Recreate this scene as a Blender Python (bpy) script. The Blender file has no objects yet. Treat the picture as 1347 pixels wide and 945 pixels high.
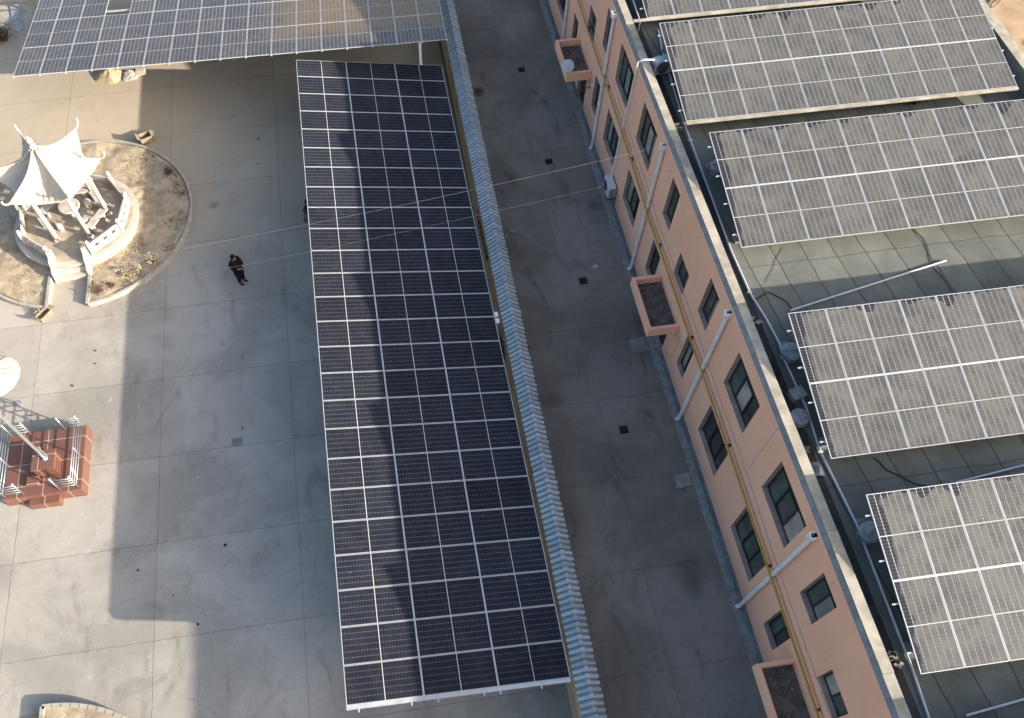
import bpy, math, random
from math import sin, cos, pi, radians, atan2, sqrt
from mathutils import Matrix, Vector, Euler, noise
random.seed(7)
S = bpy.context.scene
COL = S.collection

# ---------------------------------------------------------------- camera, sky, sun, exposure
cam_d = bpy.data.cameras.new('camera'); cam = bpy.data.objects.new('camera', cam_d); COL.objects.link(cam)
cam.matrix_world = Matrix(((0.988866, 0.135095, -0.062397, 2.9165), (-0.148488, 0.868316, -0.473263, -33.2507),
                           (-0.009756, 0.477259, 0.878709, 27.2618), (0, 0, 0, 1)))
cam_d.sensor_fit = 'HORIZONTAL'; cam_d.sensor_width = 36; cam_d.lens = 36 * 1047.5 / 1347
cam_d.shift_x = 67.96 / 1347; cam_d.shift_y = 90.3 / 1347
cam_d.clip_start = 0.1; cam_d.clip_end = 2000
S.camera = cam
SUN = Vector((0.81667, -0.48230, 0.3080)).normalized()
w = bpy.data.worlds.new('World'); S.world = w; w.use_nodes = True
wn = w.node_tree; bg = wn.nodes['Background']
sky = wn.nodes.new('ShaderNodeTexSky'); sky.sky_type = 'NISHITA'; sky.sun_disc = False
sky.sun_elevation = math.asin(SUN.z); sky.sun_rotation = atan2(SUN.x, SUN.y)
sky.air_density = 1.0; sky.dust_density = 4.0; sky.ozone_density = 1.2
wn.links.new(sky.outputs[0], bg.inputs[0]); bg.inputs[1].default_value = 0.145
sl = bpy.data.lights.new('sun', 'SUN'); sl.energy = 4.8; sl.angle = radians(0.5); sl.color = (1.0, 0.90, 0.76)
so = bpy.data.objects.new('sun', sl); COL.objects.link(so)
so.rotation_euler = SUN.to_track_quat('Z', 'Y').to_euler(); so.location = SUN * 80
S.view_settings.view_transform = 'Standard'; S.view_settings.look = 'None'; S.view_settings.gamma = 1
S.view_settings.use_curve_mapping = False
S.view_settings.exposure = 1.25
S.cycles.max_bounces = 6

# ---------------------------------------------------------------- material helper
class NT:
    def __init__(s, name):
        s.m = bpy.data.materials.new(name); s.m.use_nodes = True; s.t = s.m.node_tree
        s.p = s.t.nodes['Principled BSDF']
    def n(s, typ, out=0, props=None, **ins):
        nd = s.t.nodes.new('ShaderNode' + typ)
        for k, v in (props or {}).items(): setattr(nd, k, v)
        for k, v in ins.items():
            key = int(k[1:]) if k[0] == 'i' and k[1:].isdigit() else k.replace('_', ' ')
            s.set(nd.inputs[key], v)
        return nd.outputs[out]
    def set(s, inp, v):
        if isinstance(v, bpy.types.NodeSocket): s.t.links.new(v, inp)
        elif isinstance(v, (tuple, list)) and len(v) == 3 and inp.type == 'RGBA': inp.default_value = (*v, 1)
        else: inp.default_value = v
    def math(s, op, a, b=0.0, c=0.0, clamp=False):
        return s.n('Math', props=dict(operation=op, use_clamp=clamp), i0=a, i1=b, i2=c)
    def noise(s, vec, scale, detail=4, rough=.55, dist=0.0):
        return s.n('TexNoise', Vector=vec, Scale=scale, Detail=detail, Roughness=rough, Distortion=dist)
    def ramp(s, v, a, b, lo=0.0, hi=1.0):
        return s.n('MapRange', props=dict(clamp=True, interpolation_type='SMOOTHSTEP'), Value=v, From_Min=a, From_Max=b, To_Min=lo, To_Max=hi)
    def mix(s, f, a, b, mode='MIX'):
        nd = s.t.nodes.new('ShaderNodeMix'); nd.data_type = 'RGBA'; nd.blend_type = mode
        s.set(nd.inputs[0], f); s.set(nd.inputs[6], a); s.set(nd.inputs[7], b); return nd.outputs[2]
    def pos(s): return s.n('NewGeometry', out=0)
    def xyz(s, v):
        nd = s.t.nodes.new('ShaderNodeSeparateXYZ'); s.set(nd.inputs[0], v); return nd.outputs
    def vec(s, x, y, z=0.0): return s.n('CombineXYZ', X=x, Y=y, Z=z)
    def bump(s, h, strength=.3, dist=.02):
        s.set(s.p.inputs['Normal'], s.n('Bump', Strength=strength, Distance=dist, Height=h))
    def out(s, col=None, rough=None, **kw):
        if col is not None: s.set(s.p.inputs['Base Color'], col)
        if rough is not None: s.set(s.p.inputs['Roughness'], rough)
        for k, v in kw.items(): s.set(s.p.inputs[k.replace('_', ' ')], v)
        return s.m

def rough_mat(name, col, var=.25, scale=3.0, rough=.85, bump=.2, spec=.3, metal=0.0, fine=30.0):
    col = tuple(q * .84 for q in col); t = NT(name); p = t.pos()
    a = t.noise(p, scale, 5, .6); b = t.noise(p, fine, 3, .6)
    dark = tuple(c * (1 - var) for c in col); light = tuple(min(1, c * (1 + var * .6)) for c in col)
    c = t.mix(t.ramp(a, .3, .7), dark, light)
    c = t.mix(t.math('MULTIPLY', t.ramp(b, .45, .75), .35), c, tuple(x * .75 for x in col))
    if bump: t.bump(b, bump, .01)
    return t.out(c, rough, Specular_IOR_Level=spec, Metallic=metal)

def line(t, x, x0, pitch, half, wob=None):
    """1 on lines at x0 + k*pitch"""
    v = t.math('SUBTRACT', x, x0)
    if wob is not None: v = t.math('ADD', v, wob)
    v = t.math('PINGPONG', v, pitch / 2)   # triangle, 0 at multiples of pitch
    return t.ramp(v, half * .5, half * 1.3, 1.0, 0.0)

def pavement(name, ca, cb, x0, px, y0, py, sand=False, dirt=.5, tone=None):
    t = NT(name); p = t.pos(); x, y, z = t.xyz(p)
    big = t.noise(p, .22, 6, .6, .6); mid = t.noise(p, 1.1, 6, .65, .8); fine = t.noise(p, 14, 4, .7)
    c = t.mix(t.ramp(big, .38, .62), ca, cb)
    # tint of each cast slab
    ix = t.math('FLOOR', t.math('DIVIDE', t.math('SUBTRACT', x, x0), px)); iy = t.math('FLOOR', t.math('DIVIDE', t.math('SUBTRACT', y, y0), py))
    wn_ = t.n('TexWhiteNoise', out=0, props=dict(noise_dimensions='2D'), Vector=t.vec(ix, iy))
    k = t.math('MULTIPLY_ADD', wn_, .20, .90)
    c = t.mix(1.0, c, t.vec(k, k, k), 'MULTIPLY')
    st = t.ramp(t.noise(t.n('Mapping', Vector=p, Scale=(1, .45, 1), Location=(3, 9, 0)), .8, 7, .7, 1.2), .52, .72)
    c = t.mix(t.math('MULTIPLY', st, dirt), c, tuple(v * .5 for v in ca))
    lt = t.ramp(t.noise(t.n('Mapping', Vector=p, Location=(13, 2, 0)), 1.6, 7, .75, 1.8), .58, .74)
    c = t.mix(t.math('MULTIPLY', lt, .6), c, tuple(min(.8, v * 1.35) for v in cb))
    # sweeping trowel / tyre scuffs
    wv = t.n('TexWave', out=1, props=dict(wave_type='RINGS'), Vector=t.n('Mapping', Vector=p, Location=(4, 11, 0), Scale=(1, .7, 1)), Scale=.35, Distortion=9, Detail=4, Detail_Scale=1.5)
    c = t.mix(t.math('MULTIPLY', t.ramp(wv, .75, 1.0), t.math('MULTIPLY', t.ramp(mid, .47, .62), .20)), c, tuple(v * .7 for v in ca))
    c = t.mix(t.math('MULTIPLY', t.ramp(fine, .4, .7), .22), c, tuple(v * .72 for v in ca))
    spk = t.ramp(t.n('TexVoronoi', out=0, props=dict(feature='F1'), Vector=p, Scale=2.2, Randomness=1.0), .035, .05, 1.0, 0.0)
    c = t.mix(t.math('MULTIPLY', spk, .55), c, (.05, .045, .04))
    if sand:
        m = t.ramp(t.math('ADD', t.math('MULTIPLY', y, .05), t.math('ADD', t.math('MULTIPLY', x, -.012), t.math('MULTIPLY', mid, .6))), -.35, .35)
        c = t.mix(t.math('MULTIPLY', m, .6), c, (0.480, 0.384, 0.264))
    wob = t.math('MULTIPLY_ADD', t.noise(p, 1.3, 3), .08, -.04)
    j = t.math('MAXIMUM', line(t, x, x0, px, .018, wob), line(t, y, y0, py, .02, wob))
    ce = t.n('TexVoronoi', out=0, props=dict(feature='DISTANCE_TO_EDGE'), Vector=t.n('VectorMath', props=dict(operation='ADD'), i0=p, i1=t.n('TexNoise', out=1, Vector=p, Scale=.9, Detail=5, Roughness=.7)), Scale=.16)
    cr = t.math('MULTIPLY', t.ramp(ce, .001, .0045, 1.0, 0.0), t.ramp(t.noise(p, .3, 2), .5, .62))
    j = t.math('MAXIMUM', t.math('MULTIPLY', j, t.ramp(mid, .25, .55, .45, 1.0)), t.math('MULTIPLY', cr, .55))
    c = t.mix(t.math('MULTIPLY', j, .36), c, (.06, .056, .05))
    t.bump(t.math('SUBTRACT', fine, t.math('MULTIPLY', j, 1.0)), .35, .012)
    return t.out(c, .88, Specular_IOR_Level=.25)

M = {}
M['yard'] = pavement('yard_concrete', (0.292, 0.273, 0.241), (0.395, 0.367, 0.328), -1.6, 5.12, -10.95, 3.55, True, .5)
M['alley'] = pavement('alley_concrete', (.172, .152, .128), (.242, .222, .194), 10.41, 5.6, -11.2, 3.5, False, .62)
M['earth'] = rough_mat('sandy_earth', (.40, .31, .20), .3, .6, .95, .5)
M['soil'] = rough_mat('dry_soil', (.47, .385, .275), .28, 2.5, .95, .8, fine=9)
M['kerb'] = rough_mat('pale_kerb', (.46, .42, .355), .2, 2, .85)
M['white_stone'] = rough_mat('white_painted_stone', (.58, .52, .455), .10, 2, .75, .1)
M['stone'] = rough_mat('pale_stone', (.58, .53, .47), .2, 3, .8)
M['floor_stone'] = rough_mat('worn_floor_stone', (.46, .40, .32), .25, 2, .85)
M['cement'] = rough_mat('grey_cement', (.30, .29, .27), .3, 2, .9)
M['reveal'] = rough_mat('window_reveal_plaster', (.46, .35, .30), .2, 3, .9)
M['skirt'] = rough_mat('blue_grey_skirting', (.20, .225, .25), .35, 2.5, .85)
M['porch_floor'] = rough_mat('dirty_porch_floor', (.15, .135, .12), .45, 3, .95, .4, fine=12)
M['tan_wall'] = rough_mat('tan_render', (.48, .38, .26), .25, 1.5, .9)
M['alu'] = rough_mat('anodised_aluminium', (.62, .63, .65), .05, 2, .42, 0, .5, .35)
M['galv'] = rough_mat('galvanised_steel', (.62, .64, .66), .12, 4, .45, 0, .5, .5)
M['steel'] = rough_mat('stainless_steel', (.42, .43, .44), .08, 6, .35, 0, .5, .6)
M['white_plastic'] = rough_mat('white_pvc', (.93, .91, .91), .12, 4, .5, 0, .4)
M['conduit'] = rough_mat('white_conduit', (.72, .74, .80), .1, 4, .45, 0, .4)
M['yellow'] = rough_mat('yellow_gas_pipe_paint', (.58, .34, .06), .2, 5, .5, 0, .4)
M['dark_metal'] = rough_mat('dark_metal', (.035, .033, .035), .3, 6, .5, 0, .4)
M['black'] = rough_mat('black_rubber', (.012, .012, .013), .2, 6, .6, 0, .3)
M['frame_dark'] = rough_mat('dark_window_frame', (.035, .04, .04), .2, 6, .45, 0, .5)
M['ac_white'] = rough_mat('ac_casing', (.66, .69, .74), .08, 3, .5, 0, .4)
M['vent_grey'] = rough_mat('grey_vent_metal', (.38, .40, .41), .3, 5, .6, 0, .4)
M['wire'] = rough_mat('pale_wire', (.34, .33, .32), .1, 3, .5, 0, .3)
M['cardboard'] = rough_mat('weathered_box', (.30, .245, .175), .3, 6, .9)
M['gravel'] = rough_mat('grey_gravel', (.42, .39, .35), .5, 9, .95, .8)
M['sand'] = rough_mat('yellow_sand', (.48, .38, .25), .3, 5, .95, .8)
M['dry'] = rough_mat('dry_grass', (.54, .45, .30), .4, 3, .9, 0)
M['twig'] = rough_mat('dry_twig', (.13, .085, .05), .4, 6, .9, 0)
M['green'] = rough_mat('dark_leaf', (.035, .06, .022), .4, 6, .7, 0)
M['coat'] = rough_mat('black_coat', (.010, .010, .011), .3, 8, .85, 0, .2)
M['skin'] = rough_mat('skin', (.45, .27, .19), .08, 8, .6, 0, .3)
M['hair'] = rough_mat('black_hair', (.008, .007, .007), .2, 20, .5, 0, .4)
M['grate'] = rough_mat('iron_grate', (.03, .028, .026), .4, 9, .8, .3)
M['slab'] = rough_mat('pale_cover_slab', (.33, .33, .31), .25, 4, .9)
M['wood'] = rough_mat('pale_wood', (.40, .27, .19), .3, 7, .85)
M['red'] = rough_mat('red_cloth', (.55, .06, .07), .1, 4, .8, 0)
M['cream'] = rough_mat('parapet_screed', (.45, .41, .33), .32, 1.6, .9, .3)
M['gutter_shade'] = rough_mat('gutter_shade_black', (.05, .05, .048), .35, 2, .8, .4)  # near-black colour for the shade behind the parapet
M['lip'] = rough_mat('parapet_edge_cement', (.27, .28, .28), .25, 3, .9, .3)

t = NT('pink_render'); p = t.pos(); x, y, z = t.xyz(p)
a = t.noise(p, .5, 5, .6); b = t.noise(p, 25, 3); st = t.noise(t.n('Mapping', Vector=p, Scale=(1, 2.2, .18)), 1.4, 5, .65)
c = t.mix(t.ramp(a, .3, .7), (.87, .47, .315), (.91, .515, .35))
c = t.mix(t.math('MULTIPLY', t.ramp(st, .55, .78), .22), c, (.48, .28, .21))
s2 = t.noise(t.n('Mapping', Vector=p, Scale=(1, 7, .22)), 1.0, 4, .6)
c = t.mix(t.math('MULTIPLY', t.ramp(s2, .56, .72), t.ramp(t.noise(p, .45, 3), .42, .6, 0, .34)), c, (.46, .29, .22))
pt = t.ramp(t.noise(t.n('Mapping', Vector=p, Location=(5, 3, 8), Scale=(1, .5, .8)), .55, 2, .4), .60, .615)
c = t.mix(t.math('MULTIPLY', pt, .25), c, (.80, .52, .40))
c = t.mix(t.math('MULTIPLY', t.ramp(t.math('ADD', z, t.math('MULTIPLY', st, 1.2)), .7, 2.0, 1, 0), .35), c, (.40, .27, .24))
wob = t.math('MULTIPLY_ADD', t.noise(p, 2.5, 4), .09, -.045)
d = t.math('ABSOLUTE', t.math('ADD', t.math('ADD', y, 23.75), wob))
c = t.mix(t.math('MULTIPLY', t.ramp(d, .006, .016, .7, 0.0), t.ramp(z, 4.1, 4.3)), c, (.12, .08, .07))
t.bump(b, .12, .008); M['pink'] = t.out(c, .9, Specular_IOR_Level=.2)

t = NT('bitumen_roof_sheet'); p = t.pos(); x, y, z = t.xyz(p)
a = t.noise(p, .6, 6, .65, .5); b = t.noise(p, 10, 5, .7); w_ = t.math('MULTIPLY_ADD', t.noise(p, .9, 4), .22, -.11)
c = t.mix(t.ramp(a, .3, .7), (.108, .115, .102), (.165, .172, .150))
xs = t.math('ADD', x, t.math('MULTIPLY', y, .10))
sh = t.math('FLOOR', xs); k = t.math('MULTIPLY_ADD', t.n('TexWhiteNoise', out=0, props=dict(noise_dimensions='1D'), W=sh), .22, .89)
c = t.mix(1.0, c, t.vec(k, k, k), 'MULTIPLY')
c = t.mix(t.math('MULTIPLY', t.ramp(b, .5, .8), .25), c, (.11, .11, .09))
sm = t.math('MAXIMUM', line(t, xs, 0.0, 1.0, .022, w_), t.math('MULTIPLY', line(t, y, -17.6, 8.0, .02, w_), .7))
c = t.mix(t.math('MULTIPLY', sm, .75), c, (.03, .03, .028))
t.bump(t.math('SUBTRACT', b, sm), .4, .015); M['roof'] = t.out(c, .85, Specular_IOR_Level=.3)

t = NT('glazed_coping_tile'); p = t.pos(); x, y, z = t.xyz(p)
iy = t.math('FLOOR', t.math('DIVIDE', y, .2)); r_ = t.n('TexWhiteNoise', out=0, props=dict(noise_dimensions='1D'), W=iy)
c = t.mix(t.ramp(r_, 0, 1), (.26, .315, .35), (.36, .42, .465))
c = t.mix(t.math('MULTIPLY', t.ramp(t.noise(p, 2.2, 6, .7), .5, .72), .55), c, (.28, .28, .27))
tr = t.math('PINGPONG', y, .1)
c = t.mix(t.math('MULTIPLY', t.ramp(tr, .03, .045, 1.0, 0.0), t.math('MULTIPLY_ADD', t.noise(p, 7, 4), .5, .45)), c, (.14, .155, .17))
M['tile'] = t.out(c, .38, Specular_IOR_Level=.5)

t = NT('red_granite_tile'); p = t.pos(); x, y, z = t.xyz(p)
c = t.mix(t.ramp(t.noise(p, 40, 3), .35, .65), (0.130, 0.059, 0.044), (0.197, 0.094, 0.067))
g = t.math('MAXIMUM', line(t, x, -9.82, .93, .016), line(t, y, -17.02, .92, .016))
c = t.mix(t.math('MULTIPLY', g, .6), c, (.60, .50, .42)); M['granite'] = t.out(c, .4, Specular_IOR_Level=.5)

def glass_mat(name, col, rough=.06):
    t = NT(name); p = t.pos()
    c = t.mix(t.ramp(t.noise(p, 1.2, 3), .35, .65), tuple(v * .6 for v in col), col)
    return t.out(c, rough, Specular_IOR_Level=.6)
M['pane'] = glass_mat('window_glass', (.10, .115, .105)); M['pane_light'] = glass_mat('window_glass_curtain', (.30, .33, .31), .12)
M['pane_curtain'] = glass_mat('window_glass_pale_curtain', (.42, .40, .37), .15); M['pane_green'] = glass_mat('window_glass_greenish', (.085, .125, .11), .05)
M['pane_dark'] = glass_mat('window_glass_dark', (.05, .056, .053))

def panel_mat(name, ref, dust, dcol, cleaned=False, seed=0.0, cell=(.010, .014, .026), linecol=(.30, .30, .30), lw=.011, spec=.3, overl=0.0, gold_reflection=None):
    """cells laid out in the panel's own UV (metres); dust laid out in the array's own space"""
    t = NT(name); uv = t.n('UVMap'); u, v, _ = t.xyz(uv)
    o = t.n('TexCoord', out=3, props=dict(object=ref)); x, y, z = t.xyz(o)
    cu, cv = 1.094 / 6, 1.11 / 12
    uu = t.math('PINGPONG', t.math('SUBTRACT', u, .02), cu / 2)
    vm = t.math('ABSOLUTE', t.math('SUBTRACT', v, 1.139))
    vv = t.math('PINGPONG', t.math('SUBTRACT', vm, .012), cv / 2)
    gl = t.ramp(uu, lw * .45, lw * .9, 1.0, 0.0)
    gh = t.ramp(vv, .0015, .0035, .55, 0.0)
    dia = t.ramp(t.math('ADD', uu, vv), .016, .024, 1.0, 0.0)
    mid = t.ramp(vm, .008, .011, 1.0, 0.0)
    edge = t.math('MAXIMUM', t.ramp(t.math('ABSOLUTE', t.math('SUBTRACT', u, .567)), .540, .545), t.ramp(vm, 1.117, 1.121))
    ln = t.math('MAXIMUM', t.math('MULTIPLY', gl, .62), t.math('MAXIMUM', dia, t.math('MULTIPLY', gh, .5)))
    c = t.mix(ln, cell, linecol)
    c = t.mix(t.math('MAXIMUM', mid, t.math('MULTIPLY', edge, .2)), c, (.62, .62, .62))
    po = t.n('VectorMath', props=dict(operation='ADD'), i0=o, i1=(seed, seed * 2.3, 0))
    info = t.n('ObjectInfo', out=5)
    n1 = t.noise(po, .7, 5, .6, .4); n2 = t.noise(t.n('Mapping', Vector=po, Scale=(1, .3, 1)), 6, 4, .7); n3 = t.noise(po, 45, 2)
    d = t.math('MULTIPLY', dust, t.math('MULTIPLY_ADD', n1, .55, t.math('MULTIPLY_ADD', n2, .45, t.math('MULTIPLY_ADD', info, .16, .43))))
    if cleaned:
        nx = t.noise(t.vec(x, seed), 1.1, 2); ny = t.noise(t.vec(seed + 4, y), 1.3, 3)
        wl = t.math('MULTIPLY_ADD', ny, .45, t.math('MULTIPLY_ADD', y, .055, .14))
        c1 = t.ramp(t.math('SUBTRACT', x, wl), -.05, .05, 1.0, 0.0)
        arcs = t.math('PINGPONG', t.math('ADD', x, .35), .577)
        hgt = t.math('MULTIPLY', t.math('SUBTRACT', nx, .40), t.math('MULTIPLY', arcs, 3.0))
        c2 = t.ramp(t.math('ADD', y, hgt), -.03, .03)
        d = t.math('MULTIPLY', d, t.math('SUBTRACT', 1.0, t.math('MULTIPLY', t.math('MAXIMUM', c1, c2), .78)))
        pt = t.ramp(t.noise(po, .55, 3, .5), .66, .74)
        d = t.math('MULTIPLY', d, t.math('SUBTRACT', 1.0, t.math('MULTIPLY', pt, .35)))
    dv = t.n('TexVoronoi', out=0, props=dict(feature='F1'), Vector=po, Scale=1.15)
    d = t.math('MAXIMUM', t.math('MULTIPLY', d, t.math('MULTIPLY_ADD', t.ramp(t.noise(t.n('Mapping', Vector=po, Scale=(1.2, 1.2, 1), Rotation=(0, 0, .6)), 1.7, 5, .7), .35, .7), .5, .75)), t.ramp(dv, .018, .034, .8, 0.0))
    d = t.math('MINIMUM', d, .93)
    dc = t.mix(t.ramp(n3, .3, .7), tuple(q * .88 for q in dcol), dcol)
    c = t.mix(1.0, c, t.vec(t.math('MULTIPLY_ADD', info, .5, .75), t.math('MULTIPLY_ADD', info, .5, .75), t.math('MULTIPLY_ADD', info, .4, .8)), 'MULTIPLY')
    c = t.mix(d, c, dc)
    c = t.mix(t.math('MULTIPLY', mid, .75), c, (.55, .54, .50))
    c = t.mix(t.math('MULTIPLY', t.math('MAXIMUM', t.math('MULTIPLY', gh, .35), t.math('MAXIMUM', t.math('MULTIPLY', gl, .5), dia)), t.math('MULTIPLY', overl, t.math('MULTIPLY_ADD', n2, .9, .2))), c, tuple(min(.6, q * 1.9) for q in dcol))
    if gold_reflection is not None:  # golden reflection painted into the panel colour
        g = t.math('MULTIPLY', t.ramp(t.math('ADD', x, t.math('MULTIPLY', n1, 2.5)), gold_reflection, gold_reflection + 3.5), t.ramp(t.math('ADD', y, n1), 1.0, 2.6))
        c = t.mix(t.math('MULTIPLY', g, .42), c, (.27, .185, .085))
    return t.out(c, t.math('MULTIPLY_ADD', d, .55, .10), Specular_IOR_Level=spec)

# ---------------------------------------------------------------- mesh helper
class MB:
    def __init__(s): s.v = []; s.f = []; s.mi = []
    def add(s, vs, fs, m=0):
        o = len(s.v); s.v += [tuple(q) for q in vs]; s.f += [tuple(i + o for i in f) for f in fs]; s.mi += [m] * len(fs); return s
    def box(s, x0, x1, y0, y1, z0, z1, m=0):
        v = [(x, y, z) for x in (x0, x1) for y in (y0, y1) for z in (z0, z1)]
        return s.add(v, [(0, 1, 3, 2), (4, 6, 7, 5), (0, 4, 5, 1), (2, 3, 7, 6), (0, 2, 6, 4), (1, 5, 7, 3)], m)
    def obox(s, mat, sx, sy, sz, m=0):
        v = [mat @ Vector((x * sx / 2, y * sy / 2, z * sz / 2)) for x in (-1, 1) for y in (-1, 1) for z in (-1, 1)]
        return s.add(v, [(0, 1, 3, 2), (4, 6, 7, 5), (0, 4, 5, 1), (2, 3, 7, 6), (0, 2, 6, 4), (1, 5, 7, 3)], m)
    def tube(s, pts, r, n=8, m=0, cap=True, r2=None):
        P = [Vector(q) for q in pts]; N = len(P); rings = []
        up = None
        for i in range(N):
            d = (P[min(i + 1, N - 1)] - P[max(i - 1, 0)]).normalized()
            if up is None: up = d.orthogonal().normalized()
            else:
                up = (up - d * up.dot(d))
                up = up.normalized() if up.length > 1e-5 else d.orthogonal().normalized()
            q = d.cross(up); rr = r if r2 is None else r + (r2 - r) * i / (N - 1)
            rings.append([P[i] + (up * cos(2 * pi * k / n) + q * sin(2 * pi * k / n)) * rr for k in range(n)])
        v = [a for ring in rings for a in ring]
        f = [(i * n + k, i * n + (k + 1) % n, (i + 1) * n + (k + 1) % n, (i + 1) * n + k) for i in range(N - 1) for k in range(n)]
        if cap: f += [tuple(range(n - 1, -1, -1)), tuple((N - 1) * n + k for k in range(n))]
        return s.add(v, f, m)
    def lathe(s, prof, c=(0, 0, 0), n=24, m=0):
        v = [(c[0] + r * cos(2 * pi * k / n), c[1] + r * sin(2 * pi * k / n), c[2] + z) for r, z in prof for k in range(n)]
        f = [(i * n + k, i * n + (k + 1) % n, (i + 1) * n + (k + 1) % n, (i + 1) * n + k) for i in range(len(prof) - 1) for k in range(n)]
        if prof[0][0] > 1e-4: f.append(tuple(range(n - 1, -1, -1)))
        if prof[-1][0] > 1e-4: f.append(tuple((len(prof) - 1) * n + k for k in range(n)))
        return s.add(v, f, m)
    def prism(s, poly, z0, z1, m=0):
        n = len(poly); v = [(a, b, z0) for a, b in poly] + [(a, b, z1) for a, b in poly]
        return s.add(v, [tuple(range(n - 1, -1, -1)), tuple(range(n, 2 * n))] + [(i, (i + 1) % n, n + (i + 1) % n, n + i) for i in range(n)], m)
    def torus(s, c, R, r, axis='y', n=24, k=6, m=0):
        pts = [(R * cos(2 * pi * i / n), R * sin(2 * pi * i / n)) for i in range(n + 1)]
        q = [{'y': (c[0] + a, c[1], c[2] + b), 'x': (c[0], c[1] + a, c[2] + b), 'z': (c[0] + a, c[1] + b, c[2])}[axis] for a, b in pts]
        return s.tube(q, r, k, m, False)
    def build(s, name, mats, parent=None, smooth=False, bevel=0, loc=None):
        me = bpy.data.meshes.new(name); me.from_pydata(s.v, [], s.f); me.update()
        mats = mats if isinstance(mats, (list, tuple)) else [mats]
        for mm in mats: me.materials.append(M[mm] if isinstance(mm, str) else mm)
        if len(mats) > 1: me.polygons.foreach_set('material_index', s.mi)
        if smooth: me.polygons.foreach_set('use_smooth', [True] * len(me.polygons))
        o = bpy.data.objects.new(name, me); COL.objects.link(o)
        if parent is not None: o.parent = parent
        if loc: o.location = loc
        if bevel:
            b = o.modifiers.new('bevel', 'BEVEL'); b.width = bevel; b.segments = 2; b.limit_method = 'ANGLE'
        return o

def tag(o, label=None, cat=None, group=None, kind=None):
    for k, v in (('label', label), ('category', cat), ('group', group), ('kind', kind)):
        if v: o[k] = v
    return o
def thing(name, label, cat, loc=(0, 0, 0), rz=0, group=None, kind=None):
    o = bpy.data.objects.new(name, None); COL.objects.link(o); o.location = loc; o.rotation_euler = (0, 0, rz)
    o.empty_display_size = .2
    return tag(o, label, cat, group, kind)
def struct(o, kind='structure'): o['kind'] = kind; return o
def kids(o): return [c for c in COL.objects if c.parent is o]
def dup(o, loc=None, rz=None, label=None, parent=None, scale=None):
    c = o.copy(); COL.objects.link(c)
    if parent is not None: c.parent = parent
    for ch in kids(o): dup(ch, parent=c)
    if loc is not None: c.location = loc
    if rz is not None: c.rotation_euler = (0, 0, rz)
    if scale is not None: c.scale = scale
    if label: c['label'] = label
    return c
def T(x, y, z): return Matrix.Translation((x, y, z))
def RX(a): return Matrix.Rotation(a, 4, 'X')
def RY(a): return Matrix.Rotation(a, 4, 'Y')
def RZ(a): return Matrix.Rotation(a, 4, 'Z')

# ---------------------------------------------------------------- the ground
struct(MB().box(-260, 300, -260, 300, -1, 0).build('ground', 'earth'))
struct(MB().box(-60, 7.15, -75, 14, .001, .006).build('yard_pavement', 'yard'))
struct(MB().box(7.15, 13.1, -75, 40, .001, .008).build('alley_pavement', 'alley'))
ap = MB(); yy = -62
while yy < 15:
    L = random.uniform(1.4, 2.6); ap.box(13.1 + random.uniform(-.03, .03), 13.379, yy, yy + L - .015, .0, .05 + random.uniform(-.01, .01)); yy += L
struct(ap.build('apron_strip', 'slab'))

# ---------------------------------------------------------------- the pink building
XW, XE, YS, YN, ZR, ZP = 13.40, 28.0, -62.0, 13.5, 6.55, 7.16
B = thing('office_building', 'long two storey pink rendered building with a flat grey roof', 'building', (XW, -20, 0), kind='thing')
def bpart(mb, name, mats, parent=B, **k):
    mb.v = [(a - XW, b + 20, c) for a, b, c in mb.v]
    return mb.build(name, mats, parent, **k)
W3, W2, W1 = 3, 2, 1
WIN = [(-2.15, -1.05, 3.95, 5.1, 2), (-4.37, -3.42, 4.8, 6.52, 2), (-7.65, -5.7, 4.8, 6.52, 3), (-11.05, -9.2, 4.73, 6.52, 3), (-14.08, -13.18, 4.7, 6.5, 2),
       (-16.47, -15.38, 3.88, 5.0, 2), (-18.67, -17.75, 4.7, 6.46, 2), (-22.7, -20.72, 4.69, 6.45, 3), (-26.6, -24.58, 4.7, 6.5, 3), (-28.9, -27.95, 4.7, 6.47, 2),
       (-31.37, -30.2, 3.9, 4.95, 2), (.7, 1.6, 4.7, 6.5, 2), (3.6, 5.5, 4.75, 6.5, 3), (-33.5, -32.6, 4.7, 6.5, 2), (-37.6, -35.6, 4.7, 6.5, 3),
       (2.82, 4.6, 1.5, 3.2, 3), (.45, 1.25, 1.5, 3.2, 2), (-4.22, -3.22, 1.5, 3.15, 2), (-7.45, -5.55, 1.55, 3.22, 3), (-11.0, -9.2, 1.55, 3.17, 3), (-14.1, -13.1, 1.45, 3.2, 2),
       (-18.55, -17.8, 1.42, 3.25, 2), (-22.65, -20.7, 1.37, 3.15, 3), (-26.57, -24.58, 1.36, 3.18, 3), (-28.87, -28.0, 1.4, 3.15, 2), (-33.4, -32.4, 1.4, 3.15, 2)]
DOORS = [(-2.05, -.75, .06, 2.25), (-16.45, -15.2, .06, 2.25), (-31.25, -30.0, .06, 2.25)]
holes = [(a, b, c, d) for a, b, c, d, _ in WIN] + DOORS
ys = sorted({YS, YN, *[h[0] for h in holes], *[h[1] for h in holes]}); zs = sorted({0.0, 7.06, *[h[2] for h in holes], *[h[3] for h in holes]})
mb = MB()
for i in range(len(ys) - 1):
    for j in range(len(zs) - 1):
        cy, cz = (ys[i] + ys[i + 1]) / 2, (zs[j] + zs[j + 1]) / 2
        if any(h[0] < cy < h[1] and h[2] < cz < h[3] for h in holes): continue
        mb.add([(XW, ys[i], zs[j]), (XW, ys[i], zs[j + 1]), (XW, ys[i + 1], zs[j + 1]), (XW, ys[i + 1], zs[j])], [(0, 1, 2, 3)])
D = .24
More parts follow.
